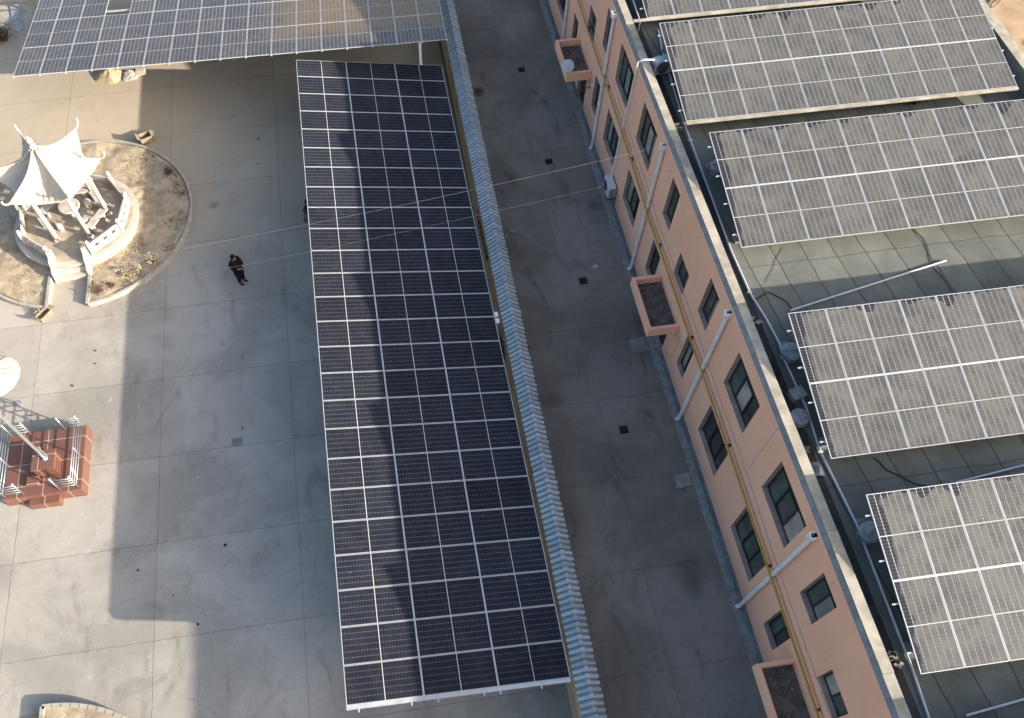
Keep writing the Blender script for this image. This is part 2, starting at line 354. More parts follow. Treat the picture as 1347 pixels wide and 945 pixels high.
for a, b, c, d in holes:
    for q in (((a, c), (b, c)), ((b, c), (b, d)), ((b, d), (a, d)), ((a, d), (a, c))):
        (y0, z0), (y1, z1) = q
        mb.add([(XW, y0, z0), (XW, y1, z1), (XW + D, y1, z1), (XW + D, y0, z0)], [(0, 1, 2, 3)], 1)
mb.add([(XW, YS, 0), (XE, YS, 0), (XE, YS, 7.06), (XW, YS, 7.06)], [(0, 1, 2, 3)]); mb.add([(XW, YN, 0), (XE, YN, 0), (XE, YN, 7.06), (XW, YN, 7.06)], [(3, 2, 1, 0)])
mb.add([(XE, YS, 0), (XE, YN, 0), (XE, YN, 7.06), (XE, YS, 7.06)], [(0, 1, 2, 3)])
bpart(mb, 'wall', ['pink', 'reveal'])
bpart(MB().box(XW + .45, XE - .4, YS + .4, YN - .4, 6.3, ZR), 'roof', 'roof')
mb = MB()
def capstrip(x0, x1, y0, y1, alongy=True):
    a = y0 if alongy else x0; end = y1 if alongy else x1
    while a < end - .01:
        L = min(random.uniform(2.5, 4.0), end - a); e = random.uniform(-.006, .006)
        bx = (x0 + e, x1 + e, a, a + L - .008) if alongy else (a, a + L - .008, y0 + e, y1 + e)
        mb.add([(bx[0], bx[2], ZP), (bx[1], bx[2], ZP), (bx[1], bx[3], ZP), (bx[0], bx[3], ZP)], [(0, 1, 2, 3)])
        mb.box(bx[0], bx[1], bx[2], bx[3], 7.06, ZP - .003, 1)
        a += L
capstrip(XW + .13, XW + .43, YS, YN); capstrip(XE - .42, XE + .03, YS, YN)
capstrip(XW + .47, XE - .43, YS, YS + .4, False); capstrip(XW + .47, XE - .43, YN - .4, YN, False)
mb.box(XW + .40, XW + .448, YS + .4, YN - .4, 6.4, 7.06, 1); mb.box(XE - .4, XE - .35, YS + .4, YN - .4, 6.4, 7.06, 1)
mb.add([(XW, YS, 7.06), (XW, YN, 7.06), (XW + .123, YN, ZP - .004), (XW + .123, YS, ZP - .004)], [(0, 3, 2, 1)], 1)
mb.add([(XW + .123, YS, ZP - .004), (XW + .123, YN, ZP - .004), (XW + .123, YN, 7.0), (XW + .123, YS, 7.0)], [(0, 1, 2, 3)], 1)
bpart(mb, 'parapet', ['cream', 'lip'])
bpart(MB().box(XW + .452, XW + .98, YS + .42, YN - .42, ZR, ZR + .006), 'gutter_shade_strip', 'gutter_shade')  # dark strip added to deepen the shade between parapet and arrays
bpart(MB().box(XW + .450, XW + .456, YS + .42, YN - .42, ZR + .006, 7.02), 'upstand_shade_strip', 'gutter_shade')  # inner parapet face coloured dark to look shaded
mb = MB(); edges = [YS] + [v for h in sorted(DOORS, key=lambda q: q[0]) for v in (h[0], h[1])] + [YN]
for i in range(0, len(edges), 2): mb.box(XW - .025, XW - .002, edges[i], edges[i + 1], 0, .42)
bpart(mb, 'skirting', 'skirt')

def window(y0, y1, z0, z1, n, k):
    x = XW + .17; f = MB(); t_ = .055
    H, Wd = z1 - z0, y1 - y0
    f.box(x, x + .06, y0, y1, z0, z0 + t_).box(x, x + .06, y0, y1, z1 - t_, z1).box(x, x + .06, y0, y0 + t_, z0 + t_, z1 - t_).box(x, x + .06, y1 - t_, y1, z0 + t_, z1 - t_)
    zt = z1 - H * (.26 if H > 1.3 else .3)
    f.box(x + .003, x + .057, y0 + t_, y1 - t_, zt - .025, zt + .025)
    cuts = [y0 + Wd * i / n for i in range(1, n)]
    for c_ in cuts: f.box(x + .005, x + .055, c_ - .028, c_ + .028, z0 + t_, zt - .025)
    if n == 3:
        m_ = (y0 + y1) / 2; f.box(x + .005, x + .055, m_ - .02, m_ + .02, zt + .025, z1 - t_)
        # the sliding sash in the middle stands a little proud
        f.box(x - .025, x - .002, cuts[0] - .03, cuts[1] + .03, z0 + .06, z0 + .11).box(x - .025, x - .002, cuts[0] - .03, cuts[1] + .03, zt - .06, zt - .02)
        f.box(x - .025, x - .002, cuts[0] - .03, cuts[0] + .02, z0 + .11, zt - .06).box(x - .025, x - .002, cuts[1] - .02, cuts[1] + .03, z0 + .11, zt - .06)
    wo = bpart(f, 'window', 'frame_dark')
    segs = [y0] + cuts + [y1]
    for i in range(n):
        g = MB(); yy0, yy1 = segs[i] + .03, segs[i + 1] - .03
        tl = random.uniform(-.012, .012)
        g.add([(x + .03 + tl, yy0, z0 + .03), (x + .03 - tl, yy1, z0 + .03), (x + .03 - tl, yy1, zt), (x + .03 + tl, yy0, zt)], [(0, 3, 2, 1)])
        mt = random.choice(('pane', 'pane', 'pane_dark', 'pane_light', 'pane_curtain', 'pane_dark', 'pane_green'))
        g.v = [(a - XW, b + 20, c) for a, b, c in g.v]; g.build('pane', mt, wo)
    g = MB().add([(x + .03, y0 + .03, zt), (x + .03, y1 - .03, zt), (x + .03, y1 - .03, z1 - .03), (x + .03, y0 + .03, z1 - .03)], [(0, 3, 2, 1)])
    g.v = [(a - XW, b + 20, c) for a, b, c in g.v]; g.build('pane', 'pane', wo)
for k, wdw in enumerate(WIN): window(*wdw, k)
for (a, b, c, d) in DOORS:
    x = XW + .18; m_ = (a + b) / 2
    mb = MB().box(x, x + .05, a, a + .06, c, d).box(x, x + .05, b - .06, b, c, d).box(x, x + .05, a + .06, b - .06, d - .06, d)
    mb.box(x + .01, x + .045, a + .06, m_ - .006, c, d - .06).box(x + .01, x + .045, m_ + .006, b - .06, c, d - .06)
    dr = bpart(mb, 'door', 'frame_dark')
    h = MB().tube([(x - .03, m_ - .08, 1.0), (x - .03, m_ - .08, 1.25)], .012).tube([(x - .03, m_ + .08, 1.0), (x - .03, m_ + .08, 1.25)], .012)
    h.v = [(q[0] - XW, q[1] + 20, q[2]) for q in h.v]; h.build('handle', 'steel', dr)
for y0, y1 in ((-2.6, -.15), (-17.1, -14.58), (-31.95, -29.42)):
    x0, zt, zb, th = 12.2, 2.86, 2.42, .13
    mb = MB().box(x0, x0 + th, y0, y1, zb, zt).box(x0 + th, XW, y0, y0 + th, zb, zt).box(x0 + th, XW, y1 - th, y1, zb, zt)
    cp = bpart(mb, 'porch_canopy', 'pink', bevel=.012)
    g = MB().box(x0 + th, XW, y0 + th, y1 - th, zb - .003, zb + .12)
    g.v = [(q[0] - XW, q[1] + 20, q[2]) for q in g.v]; g.build('canopy_floor', 'porch_floor', cp)
    g = MB()
    for _ in range(26):
        px, py, r = random.uniform(x0 + .2, XW - .1), random.uniform(y0 + .2, y1 - .2), random.uniform(.015, .045)
        g.obox(T(px, py, zb + .12 + r * .4) @ RZ(random.random() * 3) @ RX(random.random()), r * 2, r * 1.3, r)
    g.v = [(q[0] - XW, q[1] + 20, q[2]) for q in g.v]; g.build('rubble', 'cement', cp)['kind'] = 'stuff'
for y, zt in ((-27.02, 6.72), (-19.52, 6.75), (-11.98, 6.72), (-4.52, 6.85), (2.45, 6.8), (-34.5, 6.75)):
    x = XW - .085
    mb = MB().tube([(x, y, .12), (x, y, zt)], .072, 12)
    for z in (1.2, 2.6, 4.2, 5.6): mb.tube([(x, y, z), (x, y, z + .05)], .084, 12)
    mb.tube([(x, y, .13), (x - .1, y, .06)], .072, 12)
    dp = bpart(mb, 'downpipe', 'white_plastic', smooth=False)
    g = MB().box(x - .10, XW - .002, y - .10, y - .07, zt, zt + .2).box(x - .10, XW - .002, y + .07, y + .10, zt, zt + .2).box(x - .13, x - .1, y - .10, y + .10, zt, zt + .2).box(x - .13, XW - .002, y - .1, y + .1, zt - .02, zt)
    g.v = [(q[0] - XW, q[1] + 20, q[2]) for q in g.v]; g.build('hopper', 'white_plastic', dp)
    g = MB().tube([(XW - .002, y, zt + .12), (XW - .03, y, zt + .12)], .06, 12)
    g.v = [(q[0] - XW, q[1] + 20, q[2]) for q in g.v]; g.build('outlet', 'black', dp)

# gas pipe on the wall
G = thing('gas_pipe', 'yellow gas pipe running along the pink wall between its two rows of windows', 'pipe', (XW, -15, 3.7))
def gp(y): return (XW - .17, y)
gpts = [(-45, 3.2), (-36, 3.38), (-31, 3.46), (-26.9, 3.55), (-22.7, 3.68), (-18, 3.72), (-14.3, 3.80), (-12.25, 3.74), (-11.9, 3.86), (-7.1, 4.12), (-4, 4.2), (-.7, 4.32), (6, 4.5)]
mb = MB().tube([(-.17, y + 15, z - 3.7) for y, z in gpts], .036, 8); mb.build('pipe', 'yellow', G)
mb = MB().tube([(-.10, y + 15, z - 3.78) for y, z in gpts], .014, 6); mb.build('small_pipe', 'yellow', G)
def gz(y):
    for i in range(len(gpts) - 1):
        if gpts[i][0] <= y <= gpts[i + 1][0]:
            f_ = (y - gpts[i][0]) / (gpts[i + 1][0] - gpts[i][0]); return gpts[i][1] + f_ * (gpts[i + 1][1] - gpts[i][1])
for y in (-1.4, -5.2, -9.4, -13.83, -18.14, -22.52, -26.71, -31.0):
    z = gz(y) - 3.7
    MB().box(-.2, 0, y + 14.985, y + 15.015, z - .075, z - .045).box(-.03, 0, y + 14.97, y + 15.03, z - .26, z - .078).tube([(-.17, y + 15, z - .08), (-.02, y + 15, z - .24)], .012, 6).build('bracket', 'dark_metal', G)
c_ = MB().tube([(XW - .012, y, gz(y) + .36 + .03 * sin(y)) for y in range(-44, 6)], .009, 5)
tag(c_.build('wall_cable', 'vent_grey'), 'thin grey cable run along the pink wall just above the yellow gas pipe', 'cable')

# ---------------------------------------------------------------- solar panels
PW, PL, PG = 1.134, 2.278, .02
def frame_mesh(f, e):
    mb = MB()
    mb.box(0, PW, 0, e, -.035, 0).box(0, PW, PL - e, PL, -.035, 0).box(0, f, e, PL - e, -.035, 0).box(PW - f, PW, e, PL - e, -.035, 0)
    me = bpy.data.meshes.new('panel_frame'); me.from_pydata(mb.v, [], mb.f); me.materials.append(M['alu']); return me
FR = frame_mesh(.019, .019); FRC = frame_mesh(.014, .023)
def glass_mesh(mat):
    me = bpy.data.meshes.new('solar_panel'); z = -.004; a, b = .0135, .018
    v = [(a, b, z), (PW - a, b, z), (PW - a, PL - b, z), (a, PL - b, z)]
    v += [(x, y, -.03) for x, y, _ in v]
    me.from_pydata(v, [], [(0, 1, 2, 3), (7, 6, 5, 4), (0, 4, 5, 1), (1, 5, 6, 2), (2, 6, 7, 3), (3, 7, 4, 0)]); uv = me.uv_layers.new(name='UVMap')
    for l in me.loops: uv.data[l.index].uv = v[l.vertex_index][:2]
    me.materials.append(mat); return me
def place_panel(gm, parent, mat, fr=None):
    mat = mat @ T(PW / 2, PL / 2, 0) @ RX(random.uniform(-.0025, .0025)) @ RY(random.uniform(-.003, .003)) @ T(-PW / 2, -PL / 2, 0)
    o = bpy.data.objects.new('solar_panel', gm); COL.objects.link(o); o.parent = parent; o.matrix_basis = mat
    f = bpy.data.objects.new('panel_frame', fr or FR); COL.objects.link(f); f.parent = o
def put(mb, mat): mb.v = [tuple(mat @ Vector(q)) for q in mb.v]; return mb

def roof_array(x, y, z, cols, label, seed):
    root = thing('roof_solar_array', label, 'solar array', (x, y, ZR), -.0124, 'dusty solar arrays in rows on the flat roof')
    A = T(0, 0, z - ZR) @ RX(radians(10.04))
    gm = glass_mesh(panel_mat('dusty_panel_glass', root, .74, (.128, .126, .119), True, seed, linecol=(.44, .43, .40), lw=.015, overl=.34))
    for j in range(2):
        for c in range(cols):
            place_panel(gm, root, A @ T(c * 1.154, -(j + 1) * 2.298 + PG, 0))
    Wd = cols * 1.154
    for yl in (-.55, -1.75, -2.85, -4.05):
        put(MB().box(-.16, Wd + .1, yl - .02, yl + .02, -.085, -.037), A).build('purlin', 'alu', root)
    # bright cover strip between the two rows and the lower edge rail
    put(MB().box(0.0, Wd - PG, -2.300, -2.276, -.03, .004), A).build('clamp_strip', 'alu', root)
    for c in range(0, cols + 1, 2):
        xx = min(max(c * 1.154, .25), Wd - .25)
        put(MB().box(xx - .02, xx + .02, -4.4, -.15, -.135, -.087), A).build('rafter', 'galv', root)
        for yl in (-.4, -3.85):
            q = A @ Vector((xx, yl, -.136))
            MB().box(q.x - .02, q.x + .02, q.y - .02, q.y + .02, .06, q.z).box(q.x - .15, q.x + .15, q.y - .15, q.y + .15, 0, .06).build('support_post', 'cement', root)
    return root
ARR = [(14.548, -.557, 12, 'dusty solar array at the far end of the roof, cut off by the photo edge', 1.7), (14.416, -6.567, 11, 'dusty solar array behind the rooftop air conditioner, its whole right end in view', 5.2),
       (14.525, -12.621, 12, 'dusty solar array just below the sunlit gap strip, second full row from the far end', 9.4), (14.578, -20.442, 12, 'dusty solar array on the near side of the sunlit roof patch', 13.1),
       (14.58, -26.426, 12, 'dusty solar array nearest the camera at lower right', 17.9), (14.58, -32.45, 12, 'dusty solar array just out of view beyond the lower photo edge', 22.3), (14.58, -40.4, 12, 'dusty solar array farthest south, out of view', 25.3)]
ARR[2] = (*ARR[2][:3], 'dusty solar array whose near edge borders the widest sunlit patch of roof', 9.4)
arrs = [roof_array(a, b, 7.84, n, l, s) for a, b, n, l, s in ARR]
# gutter-like lower rails on the two far arrays
for r in arrs[:2]:
    A = T(0, 0, 7.84 - ZR) @ RX(radians(10.04)); n = len([c for c in kids(r) if c.name.startswith('solar_panel')]) // 2
    put(MB().box(-.55 if r is arrs[0] else 0, n * 1.154, -4.70, -4.60, -.06, .0), A).build('edge_rail', 'cream', r)

# carport beside the wall: 25 rows of three panels laid crosswise
K1 = thing('solar_carport', 'long dark carport roof of three panels by twenty five beside the tiled wall', 'carport', (0, -14.4, 0), 0, 'solar carports over the yard')
gm = glass_mesh(panel_mat('carport_panel_glass', K1, .095, (.215, .21, .20), False, 3.0, cell=(.002, .006, .018), linecol=(.12, .12, .125), lw=.008, spec=.04))
A1 = T(0, 14.4, 3.15) @ RY(.1633)
for r in range(25):
    for c in range(3): place_panel(gm, K1, A1 @ T(c * 2.286, -r * 1.154, 0) @ RZ(-pi / 2), FRC)
L1 = 25 * 1.154
for xl in (.03, 1.1, 2.28, 3.5, 4.566, 5.7, 6.8): put(MB().box(xl - .025, xl + .025, -L1 + .012, .06, -.105, -.04), A1).build('purlin', 'galv', K1)
for yl in (-.4, -5.9, -11.6, -17.3, -22.0, -26.3):
    put(MB().box(.02, 6.82, yl - .06, yl + .06, -.26, -.107), A1).build('beam', 'galv', K1)
    for xl in (.35, 6.45):
        q = A1 @ Vector((xl, yl, -.26)); MB().box(q.x - .06, q.x + .06, q.y - .06, q.y + .06, 0, q.z).box(q.x - .15, q.x + .15, q.y - .15, q.y + .15, 0.008, .02).build('post', 'galv', K1)
put(MB().box(0, 6.85, -L1 - .10, -L1 + .015, -.125, -.037), A1).build('end_channel', 'galv', K1)
for xl in (.35, 1.9, 2.7, 4.1, 4.6, 5.9): put(MB().box(xl - .02, xl + .02, -L1 - .2, -L1 - .02, -.07, -.03), A1).build('end_clip', 'alu', K1)
for yl in (-14.9, -15.2): put(MB().box(6.86, 7.0, yl - .1, yl + .1, -.06, .03), A1).build('junction_box', 'white_plastic', K1)

K2 = thing('solar_carport', 'solar carport crossing the yard at the far left with one panel missing', 'carport', (-12.58, .369, 0), -.0312, 'solar carports over the yard')
gm = glass_mesh(panel_mat('far_carport_panel_glass', K2, .37, (.20, .185, .175), False, 8.0, linecol=(.36, .35, .34), lw=.016, gold_reflection=11.3))
A2 = T(0, 0, 3.56) @ RX(-.1003)
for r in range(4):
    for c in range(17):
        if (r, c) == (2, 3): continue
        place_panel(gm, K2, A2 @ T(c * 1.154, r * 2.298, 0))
for yl in (.5, 1.8, 2.8, 4.1, 5.1, 6.4, 7.4, 8.7): put(MB().box(-.04, 17 * 1.154 + .02, yl - .025, yl + .025, -.10, -.037), A2).build('purlin', 'galv', K2)
for xl in (.3, 5.1, 9.9, 14.7, 18.35):
    put(MB().box(xl - .06, xl + .06, .1 if xl > 18 else .8, 9.1, -.24, -.102), A2).build('beam', 'white_plastic', K2)
    for yl in ((.25, 8.9) if xl > 18 else (5.6, 8.9)):
        q = A2 @ Vector((xl, yl, -.24)); MB().box(q.x - .06, q.x + .06, q.y - .06, q.y + .06, 0, q.z).build('post', 'white_plastic', K2)
for c in range(18): put(MB().box(c * 1.154 - .04, c * 1.154 + .03, -.05, 0, -.06, .005), A2).build('end_clip', 'alu', K2)

# ---------------------------------------------------------------- boundary wall with tile coping
def wx(y): return 7.40 + .0125 * (y + 16.9)
Y0, Y1 = -60.0, 16.0
BW = thing('boundary_wall', 'tan boundary wall capped with blue glazed tiles beside the carport', 'wall', (7.3, -20, 0), kind='thing')
def bw(mb, name, mats, **k): mb.v = [(a - 7.3, b + 20, c) for a, b, c in mb.v]; return mb.build(name, mats, BW, **k)
mb = MB(); v = []
for y in (Y0, Y1): v += [(wx(y) - .37, y, 0), (wx(y) + .26, y, 0), (wx(y) + .26, y, 1.95), (wx(y) - .37, y, 1.95)]
mb.add(v, [(0, 1, 5, 4), (1, 2, 6, 5), (2, 3, 7, 6), (3, 0, 4, 7), (0, 3, 2, 1), (4, 5, 6, 7)]); bw(mb, 'wall_body', 'tan_wall')
mb = MB(); step = .025; N = int((Y1 - Y0) / step)
for side, reach in ((-1, .37), (1, .34)):
    v = []; rows = 4
    for i in range(N + 1):
        y = Y0 + i * step; ph = (y / .2) % 1.0
        bar = sqrt(max(0, 1 - ((ph - .5) / .30) ** 2)) * .06 if abs(ph - .5) < .30 else -.008
        jit = noise.noise((math.floor(y / .2) * 1.7, side * 3, 0)) * .04
        for r in range(rows):
            f_ = r / (rows - 1); v.append((wx(y) + .3 * jit + side * (.05 + (reach - .05 + jit + (.03 if bar > 0 else 0)) * f_), y, 2.23 - .24 * f_ + bar))
        v.append((v[-1][0] - side * .02, y, v[-1][2] - (.07 if bar > 0 else .05)))
    R_ = rows + 1
    mb.add(v, [tuple((i * R_ + r, (i + 1) * R_ + r, (i + 1) * R_ + r + 1, i * R_ + r + 1)[::side]) for i in range(N) for r in range(R_ - 1)])
bw(mb, 'tile_coping', 'tile')
mb = MB(); y = Y0
while y < Y1:
    mb.tube([(wx(y), y, 2.235), (wx(y + .38), y + .38, 2.235)], .085, 10); mb.tube([(wx(y), y - .0, 2.236), (wx(y + .05), y + .05, 2.236)], .097, 10); y += .4
bw(mb, 'ridge_tile', 'tile', smooth=False)
bw(MB().add([(wx(q) + s * .34, q, 1.985) for q in (Y0, Y1) for s in (-1, 1)], [(0, 1, 3, 2)]), 'eave_soffit', 'tan_wall')

# ---------------------------------------------------------------- round planter with pavilion
PC = Vector((-10.6, -5.35, 0)); R0 = 5.05
def inpath(x, y): return -11.62 < x < -9.9 and y < -7.8
def ring(mb, r0, r1, z1, a0, a1, n=90, z0=0.0):
    pts = []
    for i in range(n):
        b0, b1 = a0 + (a1 - a0) * i / n, a0 + (a1 - a0) * (i + 1) / n
        q = [(PC.x + r * cos(b), PC.y + r * sin(b)) for r, b in ((r0, b0), (r1, b0), (r1, b1), (r0, b1))]
        mb.prism(q, z0, z1)
    return mb
aL, aR = atan2(-4.97, -11.62 - PC.x), atan2(-4.97, -9.9 - PC.x)
KB = ring(MB(), R0 - .13, R0, .22, aR + .0, aL + 2 * pi, 110)
KB.box(-9.99, -9.86, PC.y - 4.95, -8.0, 0, .26).box(-11.7, -11.57, PC.y - 4.95, -8.0, 0, .26)
tag(KB.build('planter_kerb', 'kerb'), 'pale round kerb around the dry planting bed of the white pavilion', 'kerb')
mb = MB(); na, nr = 150, 26; v = []
for i in range(na + 1):
    a = aR + .01 + (aL + 2 * pi - .02 - aR) * i / na
    for j in range(nr + 1):
        r = 1.5 + (R0 - .17 - 1.5) * j / nr; x, y = PC.x + r * cos(a), PC.y + r * sin(a)
        # keep clear of the straight kerbs of the path
        if y < -7.7 and -11.72 < x < -9.85: x = -9.86 if x > -10.75 else -11.70
        z = .17 + .10 * noise.noise((x * .9, y * .9, 0)) + .05 * noise.noise((x * 3, y * 3, 4)) + .02 * noise.noise((x * 9, y * 9, 9))
        v.append((x, y, z))
mb.add(v, [(i * (nr + 1) + j, i * (nr + 1) + j + 1, (i + 1) * (nr + 1) + j + 1, (i + 1) * (nr + 1) + j) for i in range(na) for j in range(nr)])
struct(mb.build('planting_soil', 'soil', smooth=True))
def tuft(mb, x, y, z, h, n, r=.05):
    for _ in range(n):
        a = random.random() * 2 * pi; l = h * random.uniform(.5, 1.1); b = random.uniform(.1, .6)
        dx, dy = cos(a), sin(a); ox, oy = random.uniform(-r, r), random.uniform(-r, r); wv = .007
        p0 = Vector((x + ox, y + oy, z)); p1 = p0 + Vector((dx * l * b, dy * l * b, l * sqrt(max(.1, 1 - b * b))))
        s = Vector((-dy, dx, 0)) * wv
        mb.add([p0 - s, p0 + s, p1], [(0, 1, 2)])
mb = MB()
for _ in range(4200):
    a = random.uniform(0, 2 * pi); r = sqrt(random.uniform(2.75 ** 2, 4.85 ** 2)); x, y = PC.x + r * cos(a), PC.y + r * sin(a)
    if inpath(x, y) or noise.noise((x * .7, y * .7, 2)) < -.15: continue
    tuft(mb, x, y, .15, random.uniform(.04, .13), 4)
struct(mb.build('dry_grass', 'dry'), 'stuff')
mb = MB()
for _ in range(900):
    a = random.uniform(-1.25, 1.15); r = sqrt(random.uniform(3.0 ** 2, 4.85 ** 2)); x, y = PC.x + r * cos(a), PC.y + r * sin(a)
    if noise.noise((x * .9, y * .9, 7)) < .02 + (4.85 - r) * .12: continue
    tuft(mb, x, y, .16, random.uniform(.06, .20), 6)
struct(mb.build('dead_weeds', 'twig'), 'stuff')
def shrub(name, x, y, z, h, label, mats=('twig', 'dry'), n=36, group=None, cat='shrub', leaf=1):
    root = thing(name, label, cat, (x, y, z), 0, group)
    mb = MB(); lf = MB()
    for _ in range(n):
        a = random.random() * 2 * pi; b = random.uniform(.2, 1.1); p = Vector((random.uniform(-.08, .08) * h * 3, random.uniform(-.08, .08) * h * 3, 0)); pts = [p.copy()]
        d = Vector((cos(a) * sin(b), sin(a) * sin(b), cos(b)))
        for k in range(3):
            d = (d + Vector((random.uniform(-.35, .35), random.uniform(-.35, .35), random.uniform(-.1, .3)))).normalized(); p = p + d * h * random.uniform(.25, .45); pts.append(p.copy())
            for _ in range(3 * leaf):
                q = p + Vector((random.gauss(0, .07), random.gauss(0, .07), random.gauss(0, .06))) * h * 2; s = random.uniform(.02, .05) * (.6 + h)
                e1 = Vector((random.gauss(0, 1), random.gauss(0, 1), random.gauss(0, 1))).normalized(); e2 = e1.orthogonal().normalized()
                lf.add([q - e1 * s, q - e2 * s * .5, q + e1 * s, q + e2 * s * .5], [(0, 1, 2, 3)])
        mb.tube(pts, .012 * (.5 + h), 4, 0, False, .003)
    mb.build('stems', mats[0], root); lf.build('leaves', mats[1], root); return root
spots = [(-6.35, -3.2), (-5.95, -4.3), (-5.9, -5.6), (-6.0, -6.6), (-6.6, -7.6), (-7.1, -8.2), (-7.6, -8.7), (-8.2, -9.15), (-8.8, -9.45), (-9.4, -9.6)]
for x, y in spots: shrub('dry_shrub', x + random.uniform(-.25, .1), y + random.uniform(-.3, .3), .12, random.uniform(.16, .42), 'low withered brown shrub along the right hand kerb of the round bed', group='withered shrubs along the round kerb', n=random.randint(10, 26), mats=('twig', random.choice(('twig', 'dry'))))

# pavilion ------------------------------------------------
PV = Vector((-10.58, -5.70, 0)); ZF = .6
P = thing('pavilion', 'white six sided pavilion with upswept roof corners on a round raised base', 'pavilion', PV)
MB().lathe([(2.62, .0), (2.62, .40), (2.70, .42), (2.70, .50), (2.52, .52), (2.50, ZF), (0.001, ZF)], n=60).build('raised_base', ['floor_stone'], P)
MB().lathe([(2.60, .50), (2.72, .505), (2.72, .56), (2.60, .565)], n=60).build('base_rim', 'white_stone', P)
cols6 = [(1.42 * cos(radians(60 * k)), 1.42 * sin(radians(60 * k))) for k in range(6)]
for cx, cy in cols6:
    MB().lathe([(.10, ZF + .1), (.095, 2.0), (.09, 3.12)], (cx, cy, 0), 16).lathe([(.15, ZF), (.16, ZF + .05), (.14, ZF + .12), (.105, ZF + .15)], (cx, cy, 0), 16).build('column', 'white_stone', P, smooth=True)
for k in range(6):
    a, b = Vector((*cols6[k], 2.92)), Vector((*cols6[(k + 1) % 6], 2.92)); m_ = (a + b) / 2; ang = atan2(b.y - a.y, b.x - a.x)
    MB().obox(T(*m_) @ RZ(ang), 1.42, .10, .24).build('tie_beam', 'white_stone', P)
mb = MB(); NS, NTT = 42, 16; v = []
tot = 6 * NS
def roof_pt(k, j):
    a = 2 * pi * k / tot; s = (k % NS) / NS; u_ = abs(s - .5) * 2      # u 1 at hips
    tt = j / NTT
    Rm = 1.60 + (2.27 - 1.60) * u_ ** 2.2
    edge_z = 3.22 + .42 * u_ ** 4 + .03
    r = Rm * tt
    z = edge_z * 1.0 * tt ** 1.0 + 4.72 * (1 - tt)
    z -= (.55 - .12 * u_ ** 2) * sin(pi * tt ** .8) * .9 * (1 - .35 * tt)
    z += .045 * (abs(sin(s * pi * 7)) - .6) * tt * (1 - u_ ** 6)
    return (r * cos(a), r * sin(a), z)
for k in range(tot):
    for j in range(1, NTT + 1): v.append(roof_pt(k, j))
top = len(v); v.append((0, 0, 4.72))
f = [(k * NTT + j, k * NTT + j + 1, ((k + 1) % tot) * NTT + j + 1, ((k + 1) % tot) * NTT + j) for k in range(tot) for j in range(NTT - 1)] + [(top, k * NTT, ((k + 1) % tot) * NTT) for k in range(tot)]
mb.add(v, f); ro = mb.build('roof', 'white_stone', P, smooth=False)
sd = ro.modifiers.new('thickness', 'SOLIDIFY'); sd.thickness = .07; sd.offset = -1
for k in range(6):
    pts = [Vector(roof_pt(k * NS, j)) + Vector((0, 0, .02)) for j in range(1, NTT + 1)]; e = pts[-1]; a = pi / 3 * k
    pts += [e + Vector((cos(a) * .16, sin(a) * .16, .06)), e + Vector((cos(a) * .27, sin(a) * .27, .20)), e + Vector((cos(a) * .29, sin(a) * .29, .36))]
    MB().tube(pts, .055, 8, 0, True, .045).build('hip_ridge', 'white_stone', P, smooth=True)
MB().lathe([(.14, 4.62), (.16, 4.72), (.08, 4.80), (.10, 4.88), (.13, 4.97), (.09, 5.06), (.03, 5.14), (.001, 5.22)], n=16).build('finial', 'white_stone', P, smooth=True)
# balustrade: panels between posts, gap at the front
NP = 9; gap = radians(22)
angs = [-pi / 2 + gap + (2 * pi - 2 * gap) * i / (NP - 1) for i in range(NP)]
rb = 2.38
for i in range(NP - 1):
    a, b = Vector((rb * cos(angs[i]), rb * sin(angs[i]), 0)), Vector((rb * cos(angs[i + 1]), rb * sin(angs[i + 1]), 0))
    d = b - a; L = d.length; ang = atan2(d.y, d.x); m_ = (a + b) / 2
    Mx = T(m_.x, m_.y, ZF) @ RZ(ang) @ RX(-.12); q = MB()
    q.obox(Mx @ T(0, 0, .11), L - .02, .075, .22).obox(Mx @ T(0, 0, .43), L - .02, .075, .16)
    for xx in (-.5, -.17, .17, .5): q.obox(Mx @ T(xx * (L - .26), 0, .285), .26, .072, .135)
    q.build('balustrade_panel', 'stone', P)
for a in angs:
    MB().obox(T(rb * cos(a), rb * sin(a), ZF + .33) @ RZ(a), .15, .13, .66).lathe([(.07, 0), (.085, .05), (.05, .11), (.001, .13)], (rb * cos(a), rb * sin(a), ZF + .66), 10).build('balustrade_post', 'white_stone', P)
for s, xs in ((-1, -.86), (1, .60)):
    prof = [(-2.15, .0), (-2.15, 1.12), (-2.38, 1.18), (-2.5, .95), (-2.7, .86), (-2.8, .62), (-3.0, .5), (-3.12, .0)]
    mb = MB(); n = len(prof); mb.add([(xs, y, z) for y, z in prof] + [(xs + .14, y, z) for y, z in prof], [tuple(range(n)), tuple(range(2 * n - 1, n - 1, -1))] + [(i, n + i, n + (i + 1) % n, (i + 1) % n) for i in range(n)])
    mb.build('stair_cheek', 'white_stone', P)
MB().box(-.71, .59, -2.80, -2.45, 0, .42).box(-.71, .59, -3.05, -2.80, 0, .22).build('entrance_step', 'white_stone', P)
